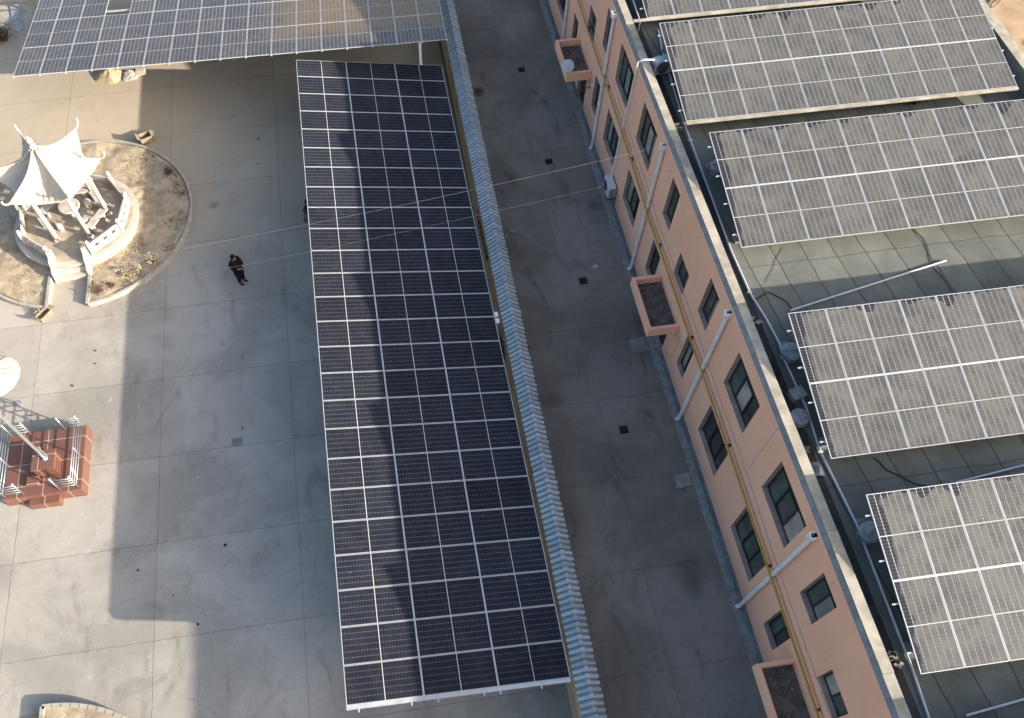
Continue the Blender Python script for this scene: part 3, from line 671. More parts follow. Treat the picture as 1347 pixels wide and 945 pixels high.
# stone bench seats between the columns
for k in (0, 1, 2, 3, 5):
    a, b = Vector((*cols6[k], 0)), Vector((*cols6[(k + 1) % 6], 0)); m_ = (a + b) / 2; ang = atan2(b.y - a.y, b.x - a.x)
    Mx = T(m_.x, m_.y, ZF) @ RZ(ang)
    MB().obox(Mx @ T(0, 0, .42), 1.15, .32, .07).obox(Mx @ T(-.38, 0, .19), .12, .26, .385).obox(Mx @ T(.38, 0, .19), .12, .26, .385).build('bench', 'stone', P)
Tb = thing('stone_table', 'round stone table in the middle of the white pavilion', 'table', (PV.x, PV.y, ZF))
MB().lathe([(.44, .70), (.46, .72), (.46, .77), (.44, .79), (.001, .79)], n=28).build('table_top', 'stone', Tb)
MB().lathe([(.20, 0), (.16, .1), (.13, .4), (.2, .70)], n=16).build('pedestal', 'stone', Tb)
st0 = None
for k in range(4):
    a = radians(45 + 90 * k); loc = (PV.x + .80 * cos(a), PV.y + .80 * sin(a), ZF)
    if st0 is None:
        st0 = MB().lathe([(.13, 0), (.17, .12), (.18, .22), (.16, .36), (.14, .42), (.001, .43)], n=16).build('stone_stool', 'stone', smooth=False, loc=loc)
        tag(st0, 'drum shaped stone stool around the table inside the white pavilion', 'stool', 'stone stools around the pavilion table')
    else: dup(st0, loc)

# boxes by the bed
def carton(x, y, z, rz, sx, sy, sz, label):
    r = thing('open_box', label, 'box', (x, y, z), rz)
    MB().box(-sx, sx, -sy, -sy + .03, 0, sz).box(-sx, sx, sy - .03, sy, 0, sz).box(-sx, -sx + .03, -sy + .03, sy - .03, 0, sz).box(sx - .03, sx, -sy + .03, sy - .03, 0, sz).box(-sx + .03, sx - .03, -sy + .03, sy - .03, 0, .04).build('box_body', 'cardboard', r)
    MB().obox(T(sx + .10, 0, sz - .02) @ RY(.35), .24, sy * 2, .015).build('flap', 'cardboard', r)
    MB().obox(T(-sx - .07, 0, sz + .05) @ RY(.9), .2, sy * 2, .015).build('flap', 'cardboard', r)
    return r
carton(-7.85, -.55, .02, .35, .28, .22, .36, 'open yellowish box at the far kerb of the round bed, half in the building shadow')
carton(-11.75, -10.55, .01, .9, .3, .18, .22, 'flattened open box at the foot of the path to the pavilion')
shrub('dry_shrub', -11.95, -10.4, .01, .22, 'small withered clump beside the flattened open box', n=16, mats=('twig', 'dry'))

# ---------------------------------------------------------------- flag platform
FP = thing('flag_platform', 'red granite flag platform with stainless railings', 'platform', (-10.77, -17.93, 0))
def fp(mb, name, mats, **k): mb.v = [(a + 10.77, b + 17.93, c) for a, b, c in mb.v]; return mb.build(name, mats, FP, **k)
fp(MB().box(-12.2, -9.35, -19.28, -16.55, 0, .58), 'base', 'granite', bevel=.012)
fp(MB().box(-11.32, -10.22, -19.56, -19.282, 0, .36), 'step', 'granite', bevel=.01)
fp(MB().box(-10.97, -10.20, -18.52, -17.76, .58, 1.06).box(-11.0, -10.17, -18.55, -17.73, 1.06, 1.14), 'pedestal', 'granite', bevel=.01)
fp(MB().box(-11.32, -10.9, -18.9, -18.53, .58, .72), 'pedestal_step', 'granite', bevel=.01)
def rail(p0, p1, posts):
    mb = MB(); a, b = Vector(p0), Vector(p1)
    for z in (.80, .98, 1.16, 1.32): mb.tube([(a.x, a.y, z), (b.x, b.y, z)], .022, 8)
    for s in posts:
        q = a + (b - a) * s; mb.tube([(q.x, q.y, .58), (q.x, q.y, 1.34)], .028, 8)
    fp(mb, 'railing', 'steel', smooth=True)
def knob(x, y):
    fp(MB().tube([(x, y, .58), (x, y, 1.38)], .032, 10).lathe([(.001, 0), (.045, .02), (.06, .07), (.045, .12), (.001, .14)], (x, y, 1.38), 12), 'end_post', 'steel', smooth=True)
xa, xb, ya, yb = -12.10, -9.45, -19.18, -16.65
rail((xa, ya), (xa, yb), (.5,)); rail((xb, ya), (xb, yb), (.5,))
rail((xa, ya), (-11.42, ya), ()); rail((-10.12, ya), (xb, ya), ()); rail((xa, yb), (-11.42, yb), ()); rail((-10.12, yb), (xb, yb), ())
for x in (xa, -11.42, -10.12, xb):
    for y in (ya, yb): knob(x, y)
FL = thing('flagpole', 'tall stainless flagpole rising from the red granite pedestal', 'flagpole', (-10.52, -18.1, 1.14))
MB().lathe([(.12, 0), (.12, .03), (.06, .05), (.05, .5), (.045, 2.5), (.038, 9.5)], n=14).build('pole', 'steel', FL, smooth=True)
MB().lathe([(.001, 9.5), (.07, 9.54), (.085, 9.6), (.06, 9.67), (.001, 9.7)], n=12).build('ball', 'steel', FL, smooth=True)
MB().tube([(.09, .06, 0), (.09, .05, .62)], .03, 8).obox(T(.09, .055, .68), .09, .09, .12).build('winch', 'steel', FL)
MB().tube([(.085, 0, .6), (.07, 0, 9.4)], .006, 5).build('halyard', 'wire', FL)

# parasol at the left edge
PS = thing('parasol', 'white parasol with red trim lines at the left photo edge', 'parasol', (-12.36, -14.82, 0))
mb = MB(); n = 16; v = [(0, 0, 2.45)]
for j, (r, z) in enumerate(((.45, 2.38), (.85, 2.2), (1.02, 2.02))): v += [(r * cos(2 * pi * (k + .5) / n) , r * sin(2 * pi * (k + .5) / n), z) for k in range(n)]
f = [(0, 1 + k, 1 + (k + 1) % n) for k in range(n)] + [(1 + j * n + k, 1 + (j + 1) * n + k, 1 + (j + 1) * n + (k + 1) % n, 1 + j * n + (k + 1) % n) for j in range(2) for k in range(n)]
mb.add(v, f); co = mb.build('canopy', 'white_stone', PS); sd = co.modifiers.new('thickness', 'SOLIDIFY'); sd.thickness = .01
mb = MB()
for k in (0, 2, 13, 15):
    a = 2 * pi * (k + .5) / n; mb.tube([(r * cos(a), r * sin(a), z + .008) for r, z in ((.3, 2.41), (.6, 2.315), (.85, 2.2))], .010, 5)
mb.build('trim', 'red', PS); MB().tube([(0, 0, 0), (0, 0, 2.5)], .025, 8).lathe([(.13, 0), (.13, .06), (.03, .1)], n=18).build('pole', 'steel', PS)

# second planter at the lower left corner
def arcp(cx, cy, r, a0, a1, n=24): return [(cx + r * cos(a0 + (a1 - a0) * i / n), cy + r * sin(a0 + (a1 - a0) * i / n)) for i in range(n + 1)]
outer = arcp(-10.15, -31.9, 5.05, radians(90), radians(8)); 
K3 = MB()
def kerbline(mb, pts, wd, z1):
    for i in range(len(pts) - 1):
        a, b = Vector((*pts[i], 0)), Vector((*pts[i + 1], 0)); d = (b - a); m_ = (a + b) / 2
        mb.obox(T(m_.x, m_.y, z1 / 2) @ RZ(atan2(d.y, d.x)), d.length + .02, wd, z1)
kerbline(K3, [(-10.15, -31.9)] + [outer[0]], .14, .30); kerbline(K3, outer, .14, .30)
tag(K3.build('planter_kerb', 'kerb'), 'fan shaped planter kerb cut off by the lower left photo edge', 'kerb')
v = [(-10.08, -31.8, .2)]; mb = MB(); rings = 14
for j in range(1, rings + 1):
    for i, (x, y) in enumerate(outer):
        qx, qy = -10.08 + (x + 10.15) * j / rings * .975, -31.83 + (y + 31.9) * j / rings * .975
        v.append((qx, qy, .24 + .06 * noise.noise((qx * 2, qy * 2, 1)) + .03 * noise.noise((qx * 7, qy * 7, 1))))
m_ = len(outer)
f = [(0, 1 + i + 1, 1 + i) for i in range(m_ - 1)] + [(1 + j * m_ + i, 1 + j * m_ + i + 1, 1 + (j + 1) * m_ + i + 1, 1 + (j + 1) * m_ + i) for j in range(rings - 1) for i in range(m_ - 1)]
mb.add(v, f); struct(mb.build('planter_soil', 'soil', smooth=True))
mb = MB()
for _ in range(900):
    a = random.uniform(radians(12), radians(88)); r = 4.8 * sqrt(random.random()); tuft(mb, -10.15 + r * cos(a), -31.9 + r * sin(a), .22, random.uniform(.04, .14), 5)
struct(mb.build('planter_grass', 'dry'), 'stuff')
struct(MB().prism([(-13.2, -31), (-10.3, -31), (-10.25, -26.95), (-11.2, -27.05), (-13.2, -27.4)], .0065, .012).build('sand_patch', 'earth'))

# ---------------------------------------------------------------- far left corner: low white wall, dry bush, piles
def ribbon_wall(pts, wd, h):
    mb = MB(); kerbline(mb, pts, wd, h); return mb
tag(ribbon_wall([(-24, 12.6), (-17.2, 12.0), (-12.0, 11.4)], .35, .8).build('garden_wall', 'white_stone'), 'low white wall at the far left corner behind the far carport', 'wall')
struct(MB().prism([(-24, 8.6), (-15.2, 8.9), (-13.4, 9.3), (-13.2, 11.3), (-17.2, 11.8), (-24, 12.4)], .007, .03).build('pale_path', 'kerb'))
tag(MB().obox(T(-15.25, 10.25, .06) @ RZ(radians(-77)), 2.5, .5, .05).build('grey_strip', 'vent_grey', bevel=.01), 'dark grey strip lying on the pale path at the far left corner', 'ramp')  # flat dark grey strip across the pale path
shrub('dry_shrub', -15.75, 8.5, 0, .8, 'large brown leafless bush beside the pale path at the far left corner', n=60, mats=('twig', 'twig'))
def pile(name, mat, x, y, r, h, label, cat):
    mb = MB(); v = []; n, m_ = 36, 12
    for j in range(m_ + 1):
        for k in range(n):
            a = 2 * pi * k / n; rr = r * j / m_ * (1 + .25 * noise.noise((cos(a) * 1.5 + x, sin(a) * 1.5, 0)))
            px, py = rr * cos(a) * 1.25, rr * sin(a)
            v.append((px, py, max(0, h * (1 - (j / m_) ** 1.3) + .09 * noise.noise((px * 4, py * 4, 3)) * (1 - j / m_) + .05 * noise.noise((px * 11, py * 11, 5)) * (1 - j / m_ * .9))))
    mb.add(v, [(j * n + k, (j + 1) * n + k, (j + 1) * n + (k + 1) % n, j * n + (k + 1) % n) for j in range(m_) for k in range(n)])
    return tag(mb.build(name, mat, smooth=True, loc=(x, y, .006)), label, cat)
pile('sand_pile', 'sand', -9.9, 4.6, .62, .42, 'heap of yellow sand at the near edge of the far carport', 'sand pile')
pile('gravel_pile', 'gravel', -8.95, 4.5, .45, .28, 'heap of pale grey gravel next to the yellow sand', 'gravel pile')
tag(MB().obox(T(-8.35, 4.5, .1) @ RZ(.1) @ RX(.12), .55, .35, .06).obox(T(-8.35, 4.6, .17) @ RZ(-.15), .45, .25, .05).build('foam_board', 'white_stone', bevel=.01), 'white foam boards lying beside the grey gravel heap', 'board')

# ---------------------------------------------------------------- person with a remote control
def skin(name, V, E, mat, parent, root=0, sub=1):
    me = bpy.data.meshes.new(name); me.from_pydata([v[:3] for v in V], E, []); me.materials.append(M[mat])
    o = bpy.data.objects.new(name, me); COL.objects.link(o); o.parent = parent
    me.skin_vertices or me.attributes
    sm_ = o.modifiers.new('skin', 'SKIN')
    if not me.skin_vertices:
        bpy.context.view_layer.objects.active = o
        bpy.ops.mesh.customdata_skin_add()
    for i, v in enumerate(V):
        s = me.skin_vertices[0].data[i]; s.radius = (v[3], v[4] if len(v) > 4 else v[3]); s.use_root = (i == root)
    sm_.use_smooth_shade = True
    ss = o.modifiers.new('smooth', 'SUBSURF'); ss.levels = sub; ss.render_levels = sub
    return o
PR = thing('person', 'person in a long black hooded coat looking down at a remote control', 'person', (-3.42, -10.0, .006), radians(48))
V = [(0, 0, .93, .14, .11), (0, 0, 1.12, .13, .10), (0, 0, 1.32, .16, .11), (0, -.01, 1.46, .055), (0, -.03, 1.53, .075, .085), (0, -.05, 1.62, .08, .10), (0, -.04, 1.70, .05, .06)]
E = [(0, 1), (1, 2), (2, 3), (3, 4), (4, 5), (5, 6)]
for s in (-1, 1):
    b = len(V); V += [(s * .17, 0, 1.37, .07), (s * .23, -.02, 1.10, .05), (s * .12, -.25, 1.12, .032), (s * .085, -.31, 1.135, .026), (s * .075, -.345, 1.14, .022)]
    E += [(2, b), (b, b + 1), (b + 1, b + 2), (b + 2, b + 3), (b + 3, b + 4)]
    for k, (ln) in enumerate((.07, .08, .075, .06)):
        q = len(V); yo = -.36 - .004 * k
        V += [(s * (.075 - .0), -.352 + .0, 1.155 - .016 * k, .0095), (s * (.075 - ln * .45), yo - .012, 1.156 - .016 * k, .009), (s * (.075 - ln * .8), yo + .012, 1.15 - .016 * k, .008)]
        E += [(b + 4, q), (q, q + 1), (q + 1, q + 2)]
    q = len(V); V += [(s * .06, -.30, 1.17, .011), (s * .035, -.315, 1.185, .009)]; E += [(b + 3, q), (q, q + 1)]
    b = len(V); V += [(s * .10, 0, .86, .095), (s * .105, -.03, .48, .062), (s * .11, .02, .09, .042), (s * .12, -.12, .045, .04, .03)]
    E += [(0, b), (b, b + 1), (b + 1, b + 2), (b + 2, b + 3)]
skin('body', V, E, 'skin', PR)
V = [(0, 0, .95, .25, .21), (0, .0, 1.15, .24, .19), (0, 0, 1.34, .235, .17), (0, .02, 1.46, .14, .14), (0, .0, .70, .26, .22), (0, 0, .40, .27, .23)]; E = [(0, 1), (1, 2), (2, 3), (0, 4), (4, 5)]
for s in (-1, 1):
    b = len(V); V += [(s * .20, 0, 1.38, .105), (s * .26, -.02, 1.10, .095), (s * .145, -.235, 1.115, .07)]; E += [(2, b), (b, b + 1), (b + 1, b + 2)]
skin('coat', V, E, 'coat', PR)
V = [(0, .03, 1.50, .13, .13), (0, .012, 1.63, .135, .135), (0, -.01, 1.73, .10, .11)]; skin('hood', V, [(0, 1), (1, 2)], 'coat', PR)
for s in (-1, 1):
    skin('trouser_leg', [(s * .10, 0, .80, .10), (s * .105, -.03, .46, .10), (s * .11, .02, .07, .085)], [(0, 1), (1, 2)], 'coat', PR)
    skin('shoe', [(s * .11, .05, .05, .065, .05), (s * .12, -.08, .05, .065, .05), (s * .125, -.19, .04, .05, .035)], [(0, 1), (1, 2)], 'black', PR, sub=1)
hp = MB()
for s in (-1, 1): hp.lathe([(.001, -.012), (.012, 0), (.001, .012)], (s * .033, -.135, 1.625), 8)
hp.build('eyes', 'black', PR); MB().obox(T(0, -.15, 1.595) @ RX(.3), .024, .03, .045).build('nose', 'skin', PR, bevel=.008)
MB().box(-.026, .026, -.128, -.118, 1.553, 1.562).build('mouth', 'wood', PR); MB().obox(T(0, -.105, 1.69), .13, .04, .05).build('hair', 'hair', PR, bevel=.015)
cw, sw = cos(radians(48)), sin(radians(48))
rc = thing('remote_control', 'grey remote control held in both hands of the person in black', 'remote control', (-3.42 - (-.36) * sw, -10.0 + (-.36) * cw, 1.13), radians(48))
MB().obox(T(0, 0, 0), .13, .075, .04).build('case', 'vent_grey', rc, bevel=.01)
MB().obox(T(0, -.05, .05) @ RX(.5), .12, .012, .08).build('screen', 'black', rc); MB().tube([(-.05, -.04, 0), (-.06, -.12, .09)], .007, 6).tube([(.05, -.04, 0), (.06, -.12, .09)], .007, 6).build('antenna', 'black', rc)

# ---------------------------------------------------------------- yard and alley bits
def bicycle(x, y, rz, label, lean=.0):
    r = thing('bicycle', label, 'bicycle', (x, y, .006), rz); r.rotation_euler = (lean, 0, rz)
    for xx in (-.52, .52):
        wl = MB().torus((xx, 0, .33), .31, .022, 'y', 24, 6).build('wheel', 'black', r)
        MB().tube([(xx, -.04, .33), (xx, .04, .33)], .02, 6).torus((xx, 0, .33), .285, .008, 'y', 24, 4).build('rim', 'steel', wl)
    MB().tube([(-.52, 0, .33), (-.1, 0, .30), (.38, 0, .74), (-.18, 0, .72), (-.52, 0, .33)], .018, 6).tube([(-.1, 0, .3), (-.2, 0, .86)], .016, 6).tube([(.52, 0, .33), (.36, 0, .92)], .018, 6).build('frame', 'dark_metal', r)
    MB().tube([(.30, -.28, .98), (.38, -.1, .94), (.38, .1, .94), (.30, .28, .98)], .014, 6).build('handlebar', 'dark_metal', r)
    MB().obox(T(-.22, 0, .88), .26, .15, .06).build('saddle', 'black', r, bevel=.02)
    MB().box(-.72, -.3, -.08, .08, .70, .72).build('carrier', 'dark_metal', r)
    return r
bicycle(-.35, -6.35, radians(75), 'dark bicycle half hidden under the left edge of the long carport', .12)
bicycle(36.6, 2.4, radians(20), 'dark bicycle on the sunny ground beyond the roof at upper right', .1)
LD = thing('ladder', 'dark steel ladder against the tan wall behind the carport edge', 'ladder', (wx(-10.5) - .46, -10.5, 0))
mb = MB()
for z in (1.45, 1.85): mb.box(-.03, .0, -1.3, 1.3, z - .02, z + .02)
mb.build('rail', 'dark_metal', LD); mb = MB()
for k in range(8): mb.box(-.025, -.005, -1.15 + k * .32, -1.12 + k * .32, 1.47, 1.83)
mb.build('rung', 'dark_metal', LD); MB().box(-.01, .075, -1.0, -.96, 1.3, 1.43).box(-.01, .075, .96, 1.0, 1.3, 1.43).build('hook', 'dark_metal', LD)
shrub('climber', wx(-15.6) - .45, -15.5, 0, 1.0, 'dark green climber poking up between carport edge and tan wall', ('twig', 'green'), 30, leaf=5, cat='plant')
for x, y, L in ((11.07, 1.68, 'farthest from the camera'), (11.14, -5.0, 'just before the thin overhead wire'), (11.16, -12.25, 'beside the scrap of white paper'), (11.11, -19.64, 'nearest the pale concrete cover slab')):
    r = thing('drain_grate', 'dark square drain grate in the alley, ' + L, 'drain', (x, y, .008), random.uniform(-.05, .05), 'drain grates down the middle of the alley')
    MB().box(-.17, .17, -.17, -.15, 0, .012).box(-.17, .17, .15, .17, 0, .012).box(-.17, -.15, -.15, .15, 0, .012).box(.15, .17, -.15, .15, 0, .012).build('grate_frame', 'grate', r)
    mb = MB().box(-.15, .15, -.15, .15, 0, .003)
    for k in range(6): mb.box(-.15, .15, -.135 + k * .05, -.115 + k * .05, .004, .011)
    mb.build('bars', 'grate', r)
tag(MB().prism([(12.46, -21.85), (13.06, -21.79), (13.06, -22.34), (12.42, -22.39)], .01, .055).build('cover_slab', 'slab', bevel=.01), 'pale concrete cover slab at the foot of the pink wall', 'cover slab')
tag(MB().prism([(12.35, -15.55), (13.05, -15.5), (13.05, -16.2), (12.35, -16.25)], .01, .03).build('cover_slab', 'cement', bevel=.01), 'flush grey cover slab below the middle porch canopy', 'cover slab')
tag(MB().prism([(-3.98, -17.7), (-3.58, -17.68), (-3.56, -18.02), (-3.98, -18.04)], .007, .02).build('cover_plate', 'cement', bevel=.005), 'small square cover plate in the shaded yard left of the carport', 'cover plate')
tag(MB().obox(T(11.86, -11.56, .02) @ RZ(.2), .22, .17, .004).build('paper_scrap', 'white_stone'), 'scrap of white paper on the alley floor', 'paper')
tag(MB().obox(T(9.28, -6.34, .03) @ RZ(.95), .9, .025, .025).build('stick', 'wood'), 'thin pale stick lying on the alley floor near the overhead wire', 'stick')
BR = thing('push_broom', 'short wooden push broom lying in the alley beside the tiled wall', 'broom', (8.25, -9.35, .03), radians(38))
MB().obox(T(0, 0, 0), .8, .06, .03).build('handle', 'wood', BR); MB().obox(T(.5, 0, .02) , .16, .30, .07).build('head', 'slab', BR, bevel=.01)
for (x, y, r) in ((-2.47, -1.24, .09), (-2.52, -2.95, .06), (-9.51, -12.68, .07), (-9.47, -13.33, .06), (-10.31, -14.27, .08), (-4.27, -22.05, .1), (-7.36, -22.53, .08), (-6.08, -23.65, .05), (-5.22, -24.81, .08), (-3.55, -17.3, .07), (-3.9, -10.6, .05), (8.3, -14.0, .05), (9.0, -26.4, .05), (.3, -6.2, .06)):
    r *= .62; q = MB(); q.lathe([(r * .7, 0), (r, r * .3), (r * .7, r * .7), (.001, r * .8)], n=7)
    q.v = [(a * (1 + .4 * noise.noise((a * 20 + x, b * 20, c * 20))), b * (1 + .4 * noise.noise((a * 17, b * 20 + y, c * 9))), c) for a, b, c in q.v]
    tag(q.build('dirt_clod', 'dark_metal', loc=(x, y, .007)), 'small dark clod lying on the concrete', 'clod', 'dark clods scattered over the concrete')
# shapes of old stains with their own outline
t = NT('rust_stain'); p = t.n('TexCoord', out=3); 
ln_ = t.n('VectorMath', out=1, props=dict(operation='LENGTH'), i0=p)
k = t.ramp(t.math('ADD', ln_, t.math('MULTIPLY', t.noise(p, 3, 5, .7), .6)), .45, .95, 1, 0)
c = t.mix(k, (.20, .185, .17), (.095, .048, .032)); t.out(c, .9); t.set(t.p.inputs['Alpha'], t.math('MULTIPLY', k, .8)); M['rust'] = t.m
t = NT('oil_stain'); p = t.n('TexCoord', out=3); ln_ = t.n('VectorMath', out=1, props=dict(operation='LENGTH'), i0=p)
k = t.ramp(t.math('ADD', ln_, t.math('MULTIPLY', t.noise(p, 4, 5, .7), .7)), .45, 1.0, 1, 0); t.out((.03, .028, .027), .85); t.set(t.p.inputs['Alpha'], t.math('MULTIPLY', k, .26)); M['oil'] = t.m
def stain(x, y, rx, ry, m, z=.0115):
    o = MB().add([(-1, -1, 0), (1, -1, 0), (1, 1, 0), (-1, 1, 0)], [(0, 1, 2, 3)]).build('floor_stain', m, loc=(x, y, z)); o.scale = (rx, ry, 1); struct(o)
stain(8.6, .4, .75, .8, 'rust'); stain(11.2, -12.35, .5, .5, 'oil', .0125); stain(-4.64, -5.3, .55, .45, 'oil', .0095); stain(9.2, -5.8, .7, 1.1, 'oil'); stain(12.6, -8.0, .7, .7, 'oil', .0135)
stain(8.6, -17.9, 1.1, .7, 'oil'); stain(11.14, -5, .45, .4, 'oil', .0125); stain(37.6, -.5, .8, .7, 'rust', .004); stain(12.0, -25.8, 1.0, 1.6, 'oil'); stain(6.0, -.8, .5, .35, 'oil', .0095)

# overhead wires
def wire(name, a, b, sag, label, r=.009):
    a, b = Vector(a), Vector(b); pts = [a + (b - a) * (i / 24) - Vector((0, 0, sag * 4 * (i / 24) * (1 - i / 24))) for i in range(25)]
    tag(MB().tube(pts, r, 5).build(name, 'wire'), label, 'wire')
wire('overhead_wire', (XW + .2, -12.25, 7.2), (-12.0, -11.0, 3.0), .35, 'thin pale wire strung from the roof edge over the carport towards the pavilion', .003)
wire('overhead_wire', (XW, -13.0, 6.7), (-12.0, -12.1, 2.6), .35, 'fainter lower wire running almost parallel to the first over the carport', .0018)

# ---------------------------------------------------------------- units on the wall and the roof
def ac_unit(x, y, z, rz, label):
    r = thing('air_conditioner', label, 'air conditioner', (x, y, z), rz)
    MB().box(-.17, .17, -.44, .44, .06, .66).build('casing', 'ac_white', r, bevel=.03)
    mb = MB()
    for k in range(9): mb.torus((-.176, .1, .36), .04 + .025 * k, .006, 'x', 20, 4)
    mb.build('fan_grille', 'dark_metal', r); MB().tube([(-.171, .1, .36), (-.172, .1, .36)], .26, 24).build('fan_disc', 'vent_grey', r)
    mb = MB()
    for k in range(9): mb.box(-.12 + k * .028, -.107 + k * .028, -.446, -.442, .12, .6)
    mb.build('side_louvre', 'dark_metal', r); MB().box(-.2, .2, -.36, -.31, 0, .06).box(-.2, .2, .31, .36, 0, .06).build('foot', 'dark_metal', r)
    return r
wa = ac_unit(XW - .24, -8.12, .80, 0, 'blue grey air conditioner hung low on the pink wall under its white pipe')
MB().tube([(.1, .2, .6), (.12, .35, .9), (.14, .35, 2.2), (.15, .2, 5.2), (.17, .18, 6.5), (.35, .15, 6.60), (.75, .1, 6.58), (.85, .3, 6.2), (.95, .9, 5.85)], .032, 8).build('refrigerant_pipe', 'white_plastic', wa, smooth=True)
MB().box(-.15, .24, -.40, -.36, -.05, -.002).box(-.15, .24, .36, .40, -.05, -.002).box(.2, .24, -.40, -.36, -.35, -.05).box(.2, .24, .36, .40, -.35, -.05).build('wall_bracket', 'dark_metal', wa)
ac_unit(14.45, -7.75, ZR, radians(98), 'white air conditioner standing on the roof behind the parapet')
DS = thing('satellite_dish', 'small pale satellite dish on the near corner of the farthest porch canopy', 'satellite dish', (12.27, -2.5, 2.86))
MB().tube([(0, 0, 0), (0, 0, .25), (.05, -.03, .3)], .018, 6).build('mast', 'steel', DS)
o = MB().lathe([(.001, .05), (.15, .035), (.27, .0), (.28, -.005), (.27, -.012), (.15, .022), (.001, .036)], n=24).build('reflector', 'ac_white', DS, smooth=True); o.location = (-.02, -.05, .38); o.rotation_euler = Vector((-.25, -.70, .66)).to_track_quat('Z', 'Y').to_euler()
MB().tube([(-.02, -.1, .2), (-.08, -.42, .5)], .012, 6).build('feed_arm', 'steel', DS)
WL = thing('wall_lamp', 'dark lamp on a bracket under the farthest porch canopy', 'lamp', (XW, -3.0, 2.3))
MB().tube([(0, 0, 0), (-.25, 0, .02), (-.4, -.05, -.05)], .02, 6).build('arm', 'dark_metal', WL); MB().obox(T(-.45, -.06, -.1), .2, .16, .1).build('lamp_head', 'dark_metal', WL, bevel=.01); MB().obox(T(-.04, .0, .05), .08, .14, .2).build('junction_box', 'white_plastic', WL)

vent0 = None
for x, y, lb in ((14.96, -13.25, 'beside the array just below the sunlit gap strip'), (14.80, -21.2, 'beside the array on the near side of the sunlit patch'), (14.86, -27.15, 'beside the array nearest the camera')):
    if lb.startswith('beside the array just'): lb = 'farthest of the three along the parapet'
    elif 'near side' in lb: lb = 'middle of the three along the parapet'
    else: lb = 'nearest of the three along the parapet'
    if vent0 is None:
        vent0 = thing('roof_vent', 'round grey capped roof vent, ' + lb, 'vent', (x, y, ZR), 0, 'round roof vents along the parapet')
        MB().lathe([(.25, 0), (.24, .28), (.16, .3)], n=20).build('vent_pipe', 'vent_grey', vent0, smooth=False)
        MB().lathe([(.31, .27), (.32, .33), (.24, .37), (.001, .40)], n=20).tube([(-.3, .02, .40), (.3, -.02, .40)], .012, 5).build('vent_cap', 'vent_grey', vent0)
    else: dup(vent0, (x, y, ZR), random.random(), 'round grey capped roof vent, ' + lb)
tag(MB().obox(T(14.5, -22.6, ZR + .12) @ RZ(.25), .42, .34, .24).obox(T(14.5, -22.6, ZR + .25) @ RZ(.25), .46, .38, .03).build('junction_cabinet', 'vent_grey', bevel=.015), 'pale grey cabinet under the blue white roof conduit', 'cabinet')
tag(MB().lathe([(.30, 0), (.28, .16), (.001, .2)], (14.32, -23.35, ZR), 18).build('roof_cowl', 'vent_grey', smooth=False), 'low dark cowl on the roof just behind the grey cabinet', 'cowl')
mb = MB(); v = []; 
for i in range(9):
    for j in range(9): v.append((14.0 + i * .055, -25.25 + j * .06, ZR + .32 * max(0, 1 - abs(i - 4) / 4.2) * max(0, 1 - abs(j - 3) / 5) + .04 * noise.noise((i, j, 1))))
mb.add(v, [(i * 9 + j, (i + 1) * 9 + j, (i + 1) * 9 + j + 1, i * 9 + j + 1) for i in range(8) for j in range(8)])
tag(mb.build('grey_tarpaulin', 'vent_grey'), 'crumpled grey tarpaulin heap behind the parapet between two arrays', 'tarpaulin')
cz = ZR + .05
cpts = [(14.99, -5.3), (14.79, -6.69), (14.50, -10.79), (14.47, -11.59), (14.40, -14.61), (14.33, -16.85), (14.38, -18.63), (14.56, -19.74), (14.66, -20.7), (14.60, -21.2), (14.67, -23.0), (14.63, -23.52), (14.55, -24.51), (14.72, -26.8), (14.62, -30.72), (14.53, -31.9), (14.5, -40)]
mb = MB().tube([(a, b, cz) for a, b in cpts], .035, 8)
for a, b in cpts[3:14:3]: mb.obox(T(a, b, cz - .005), .14, .06, .08)
tag(mb.build('roof_conduit', 'conduit'), 'long blue white conduit snaking along the roof behind the parapet', 'conduit')
for (a, b, c_, lb) in (((15.43, -19.53), (21.19, -18.37), 0, 'loose white rod lying half across the sunlit patch of roof'), ((18.0, -26.02), (20.6, -25.76), 0, 'loose white rod behind the array nearest the camera'), ((15.46, -31.98), (17.6, -31.78), 0, 'loose white rod at the lower right photo edge')):
    tag(MB().tube([(*a, cz), (*b, cz)], .03, 8).build('loose_rod', 'conduit'), lb, 'rod')
def cable(pts, lb, r=.014):
    q = []; 
    for i in range(len(pts) - 1):
        for k in range(6): s = k / 6; q.append((pts[i][0] + (pts[i + 1][0] - pts[i][0]) * s + .03 * sin(i * 6 + k), pts[i][1] + (pts[i + 1][1] - pts[i][1]) * s, ZR + .02))
    tag(MB().tube(q, r, 5).build('roof_cable', 'black'), lb, 'cable')
cable([(14.0, -14.4), (14.1, -17), (14.05, -19.5), (14.2, -22), (14.05, -25), (14.15, -29), (14.1, -34)], 'black cable lying just inside the parapet', .018)
cable([(14.5, -18.9), (15.0, -18.7), (15.35, -19.0), (15.6, -19.6)], 'black cable curling to the near end of the loose rod')
cable([(16.0, -24.9), (16.3, -25.4), (16.9, -25.9), (17.4, -26.1)], 'black cable looping between the two nearest arrays')
cable([(16.1, -16.95), (15.6, -17.6), (15.0, -18.4)], 'thin dark cable slanting over the sunlit roof sheet', .006)
cable([(20.6, -16.3), (20.9, -17.3), (20.7, -18.6), (20.95, -19.9)], 'thin dark cable crossing the right end of the sunlit roof sheet', .01)
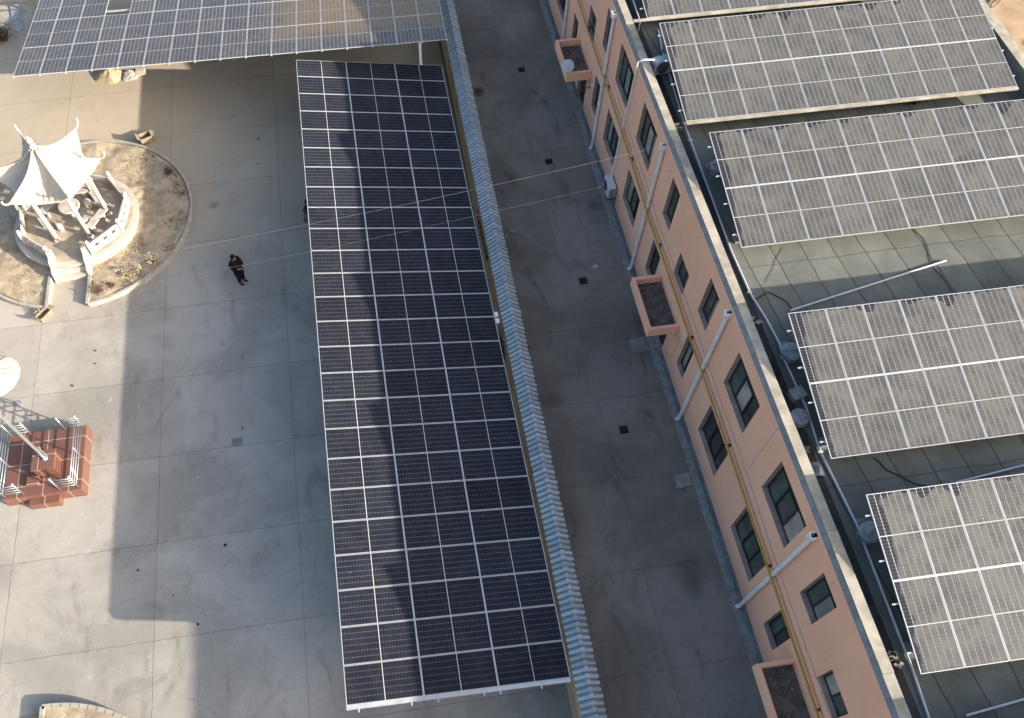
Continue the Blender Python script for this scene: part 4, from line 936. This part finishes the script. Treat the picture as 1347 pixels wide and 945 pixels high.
for x, y, lb in ((14.2, -10.7, 'pale broken bricks against the parapet beside the white conduit'), (14.2, -19.6, 'broken rubble against the parapet at the sunlit patch'), (14.3, -30.5, 'pale rubble bits at the parapet beside the nearest array')):
    mb = MB()
    for _ in range(7): mb.obox(T(x + random.uniform(-.15, .15), y + random.uniform(-.25, .25), ZR + .04) @ RZ(random.random() * 3), random.uniform(.08, .2), random.uniform(.06, .12), .07)
    tag(mb.build('rubble_heap', 'cream'), lb, 'rubble')
MB_ = MB().tube([(14.2, -5.15, ZR), (14.2, -5.15, 7.02)], .03, 8).tube([(14.2, -5.15, 6.98), (14.3, -3.0, 6.98), (14.6, -1.0, 6.98)], .025, 8)
tag(MB_.build('roof_pipe', 'conduit'), 'white upright pipe at the corner of the farthest array', 'pipe')
shrub('weeds', 23.4, -10.85, ZR, .32, 'patch of green weeds growing on the roof between two arrays', ('green', 'green'), 60, leaf=3, cat='weeds')

# trees east of the building, out of frame: they shade the ground at the upper right
def tree(x, y, h, label):
    r = thing('tree', label, 'tree', (x, y, 0)); mb = MB(); lf = MB()
    def grow(p, d, L, rad, lev):
        q = p + d * L; mid_ = (p + q) / 2 + Vector((random.uniform(-.05, .05), random.uniform(-.05, .05), 0)) * L
        mb.tube([p, mid_, q], rad, 6, 0, False, rad * .65)
        if lev == 0:
            for _ in range(16):
                c = q + Vector((random.gauss(0, .35), random.gauss(0, .35), random.gauss(0, .3))); s = random.uniform(.06, .13); e1 = Vector((random.gauss(0, 1), random.gauss(0, 1), random.gauss(0, 1))).normalized(); e2 = e1.orthogonal()
                lf.add([c - e1 * s, c - e2 * s * .5, c + e1 * s, c + e2 * s * .5], [(0, 1, 2, 3)])
            return
        for _ in range(3):
            nd = (d + Vector((random.gauss(0, .5), random.gauss(0, .5), random.gauss(.1, .3)))).normalized(); grow(q, nd, L * .72, rad * .62, lev - 1)
    grow(Vector((0, 0, 0)), Vector((0, 0, 1)), h * .34, h * .022, 4)
    mb.build('trunk', 'twig', r); lf.build('crown', 'green', r)
tree(46.5, -8.5, 6.0, 'leafy tree beyond the right edge of the photo')

print('objects', len(bpy.data.objects))
